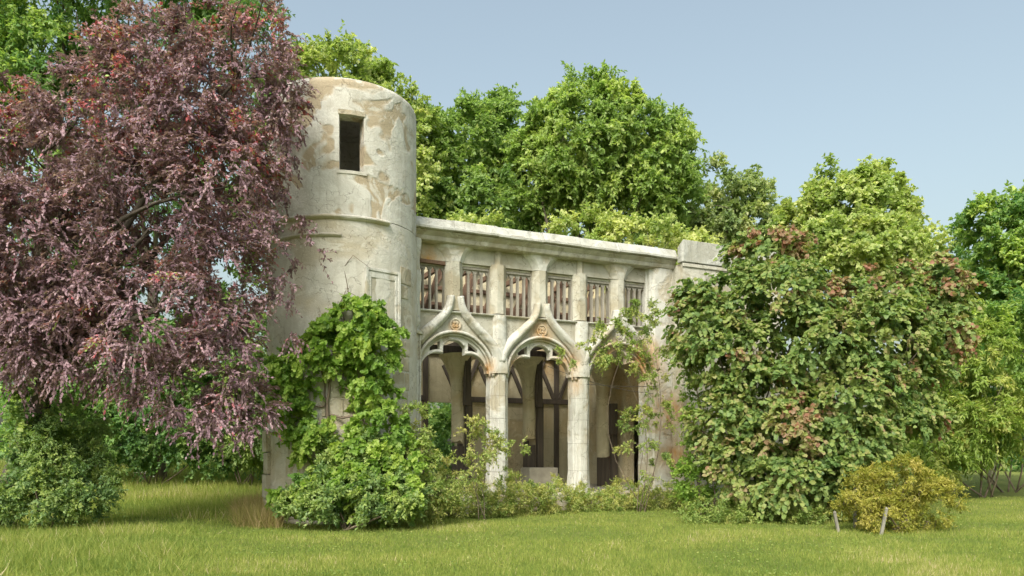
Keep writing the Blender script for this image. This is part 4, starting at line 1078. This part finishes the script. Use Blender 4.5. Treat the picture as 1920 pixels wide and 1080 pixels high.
blades('meadow_grass', zone(-120, 620, 16.0, 36), 110000, .10, .30, .016, M['grass'], 'taller meadow grass on the shaded left lawn', .3, (.5, .2))
blades('rough_grass', zone(-330, 420, 8.8, 16.2), 60000, .08, .24, .011, M['grass'], 'long rough grass at the lower left corner', .55, (.38, .24))
blades('dry_grass', zone(435, 530, 15.2, 18.8), 9000, .2, .62, .012, M['straw'], 'tuft of dry straw-coloured grass left of the tower foot', .45, (.35, .3))


def clover():
    n = 9000; P = lawn_pts(n)
    k = np.array([noise.noise(Vector((x * .8, y * .8, 21))) for x, y in P[:, :2]]); P = P[k > .12]; n = len(P)
    P[:, 2] = [gz(x, y) + .035 for x, y in P[:, :2]]
    D = rand_dirs(n) * np.array([1, 1, .25]); Nn = rand_dirs(n) * .4 + np.array([0, 0, 1.0])
    o = leaf_mesh('lawn_clover', P, D, Nn, RNG.uniform(.03, .06, n), RNG.uniform(.02, .045, n), np.clip(RNG.normal(.45, .25, n), 0, 1), 'lance', M['weed'], (0, 15, 0), None)
    tag(o, 'clover and plantain leaves scattered through the lawn', 'clover', None, 'stuff')
clover()


def weeds():
    lobes = []
    for k in range(64):
        x = -2.6 + k * .132; y = random.uniform(-1.25, -.45); h = random.uniform(.34, .72) * (1.3 if x < .9 else .8)
        c = bw(x, y, h * .55); lobes.append((c, (.30, .28, h * .75)))
    for k in range(10):
        x = random.uniform(-2, 4.5); c = bw(x, .2, ZF + .1); lobes.append((c, (.16, .14, .2)))
    s = spray(lobes, 900, .17, 9, 9, .055, .024, droop=.15, inner=.2, tint_mid=.72, tint_spread=.2)
    s = keep(s, s['P'][:, 2] > .02)
    o = leaf_mesh('weeds', s['P'], s['D'], s['N'], s['L'], s['W'], s['t'], 'lance', M['weed'], (0, 17, 0), None)
    tag(o, 'low weeds growing thickly along the plinth of the arcade', 'weeds', None, 'stuff')
    lobes = []
    for k in range(40):
        px = 1290 + k * 8.5; Y = random.uniform(16.3, 17.4); p = gp(px, Y); h = random.uniform(.15, .34)
        lobes.append((Vector((p[0], Y, h * .5)), (.28, .25, h)))
    s = spray(lobes, 260, .16, 9, 9, .06, .028, droop=.15, inner=.2, tint_mid=.5)
    s = keep(s, s['P'][:, 2] > .02)
    o = leaf_mesh('ground_cover', s['P'], s['D'], s['N'], s['L'], s['W'], s['t'], 'lance', M['weed'], (0, 17, 0), None)
    tag(o, 'low leafy ground cover at the foot of the bronze shrub', 'ground cover', None, 'stuff')
weeds()


def flowers():
    P = []
    for k in range(26):
        Y = RNG.uniform(24, 27); x = (RNG.uniform(170, 300) - CX) / F * Y; z = gz(x, Y) + RNG.uniform(.45, .75)
        for q in range(12): P.append((x + RNG.normal(0, .07), Y + RNG.normal(0, .07), z + RNG.normal(0, .012)))
    P = np.array(P); n = len(P)
    o = leaf_mesh('wild_flowers', P, rand_dirs(n) * np.array([1, 1, .2]), np.tile([0, 0, 1.0], (n, 1)), np.full(n, .035), np.full(n, .03), np.full(n, .5), 'lance', M['petal'], (0, 25, 0), None)
    tag(o, 'white umbels of wild flowers in the shaded meadow grass', 'flowers', None, 'stuff')
flowers()
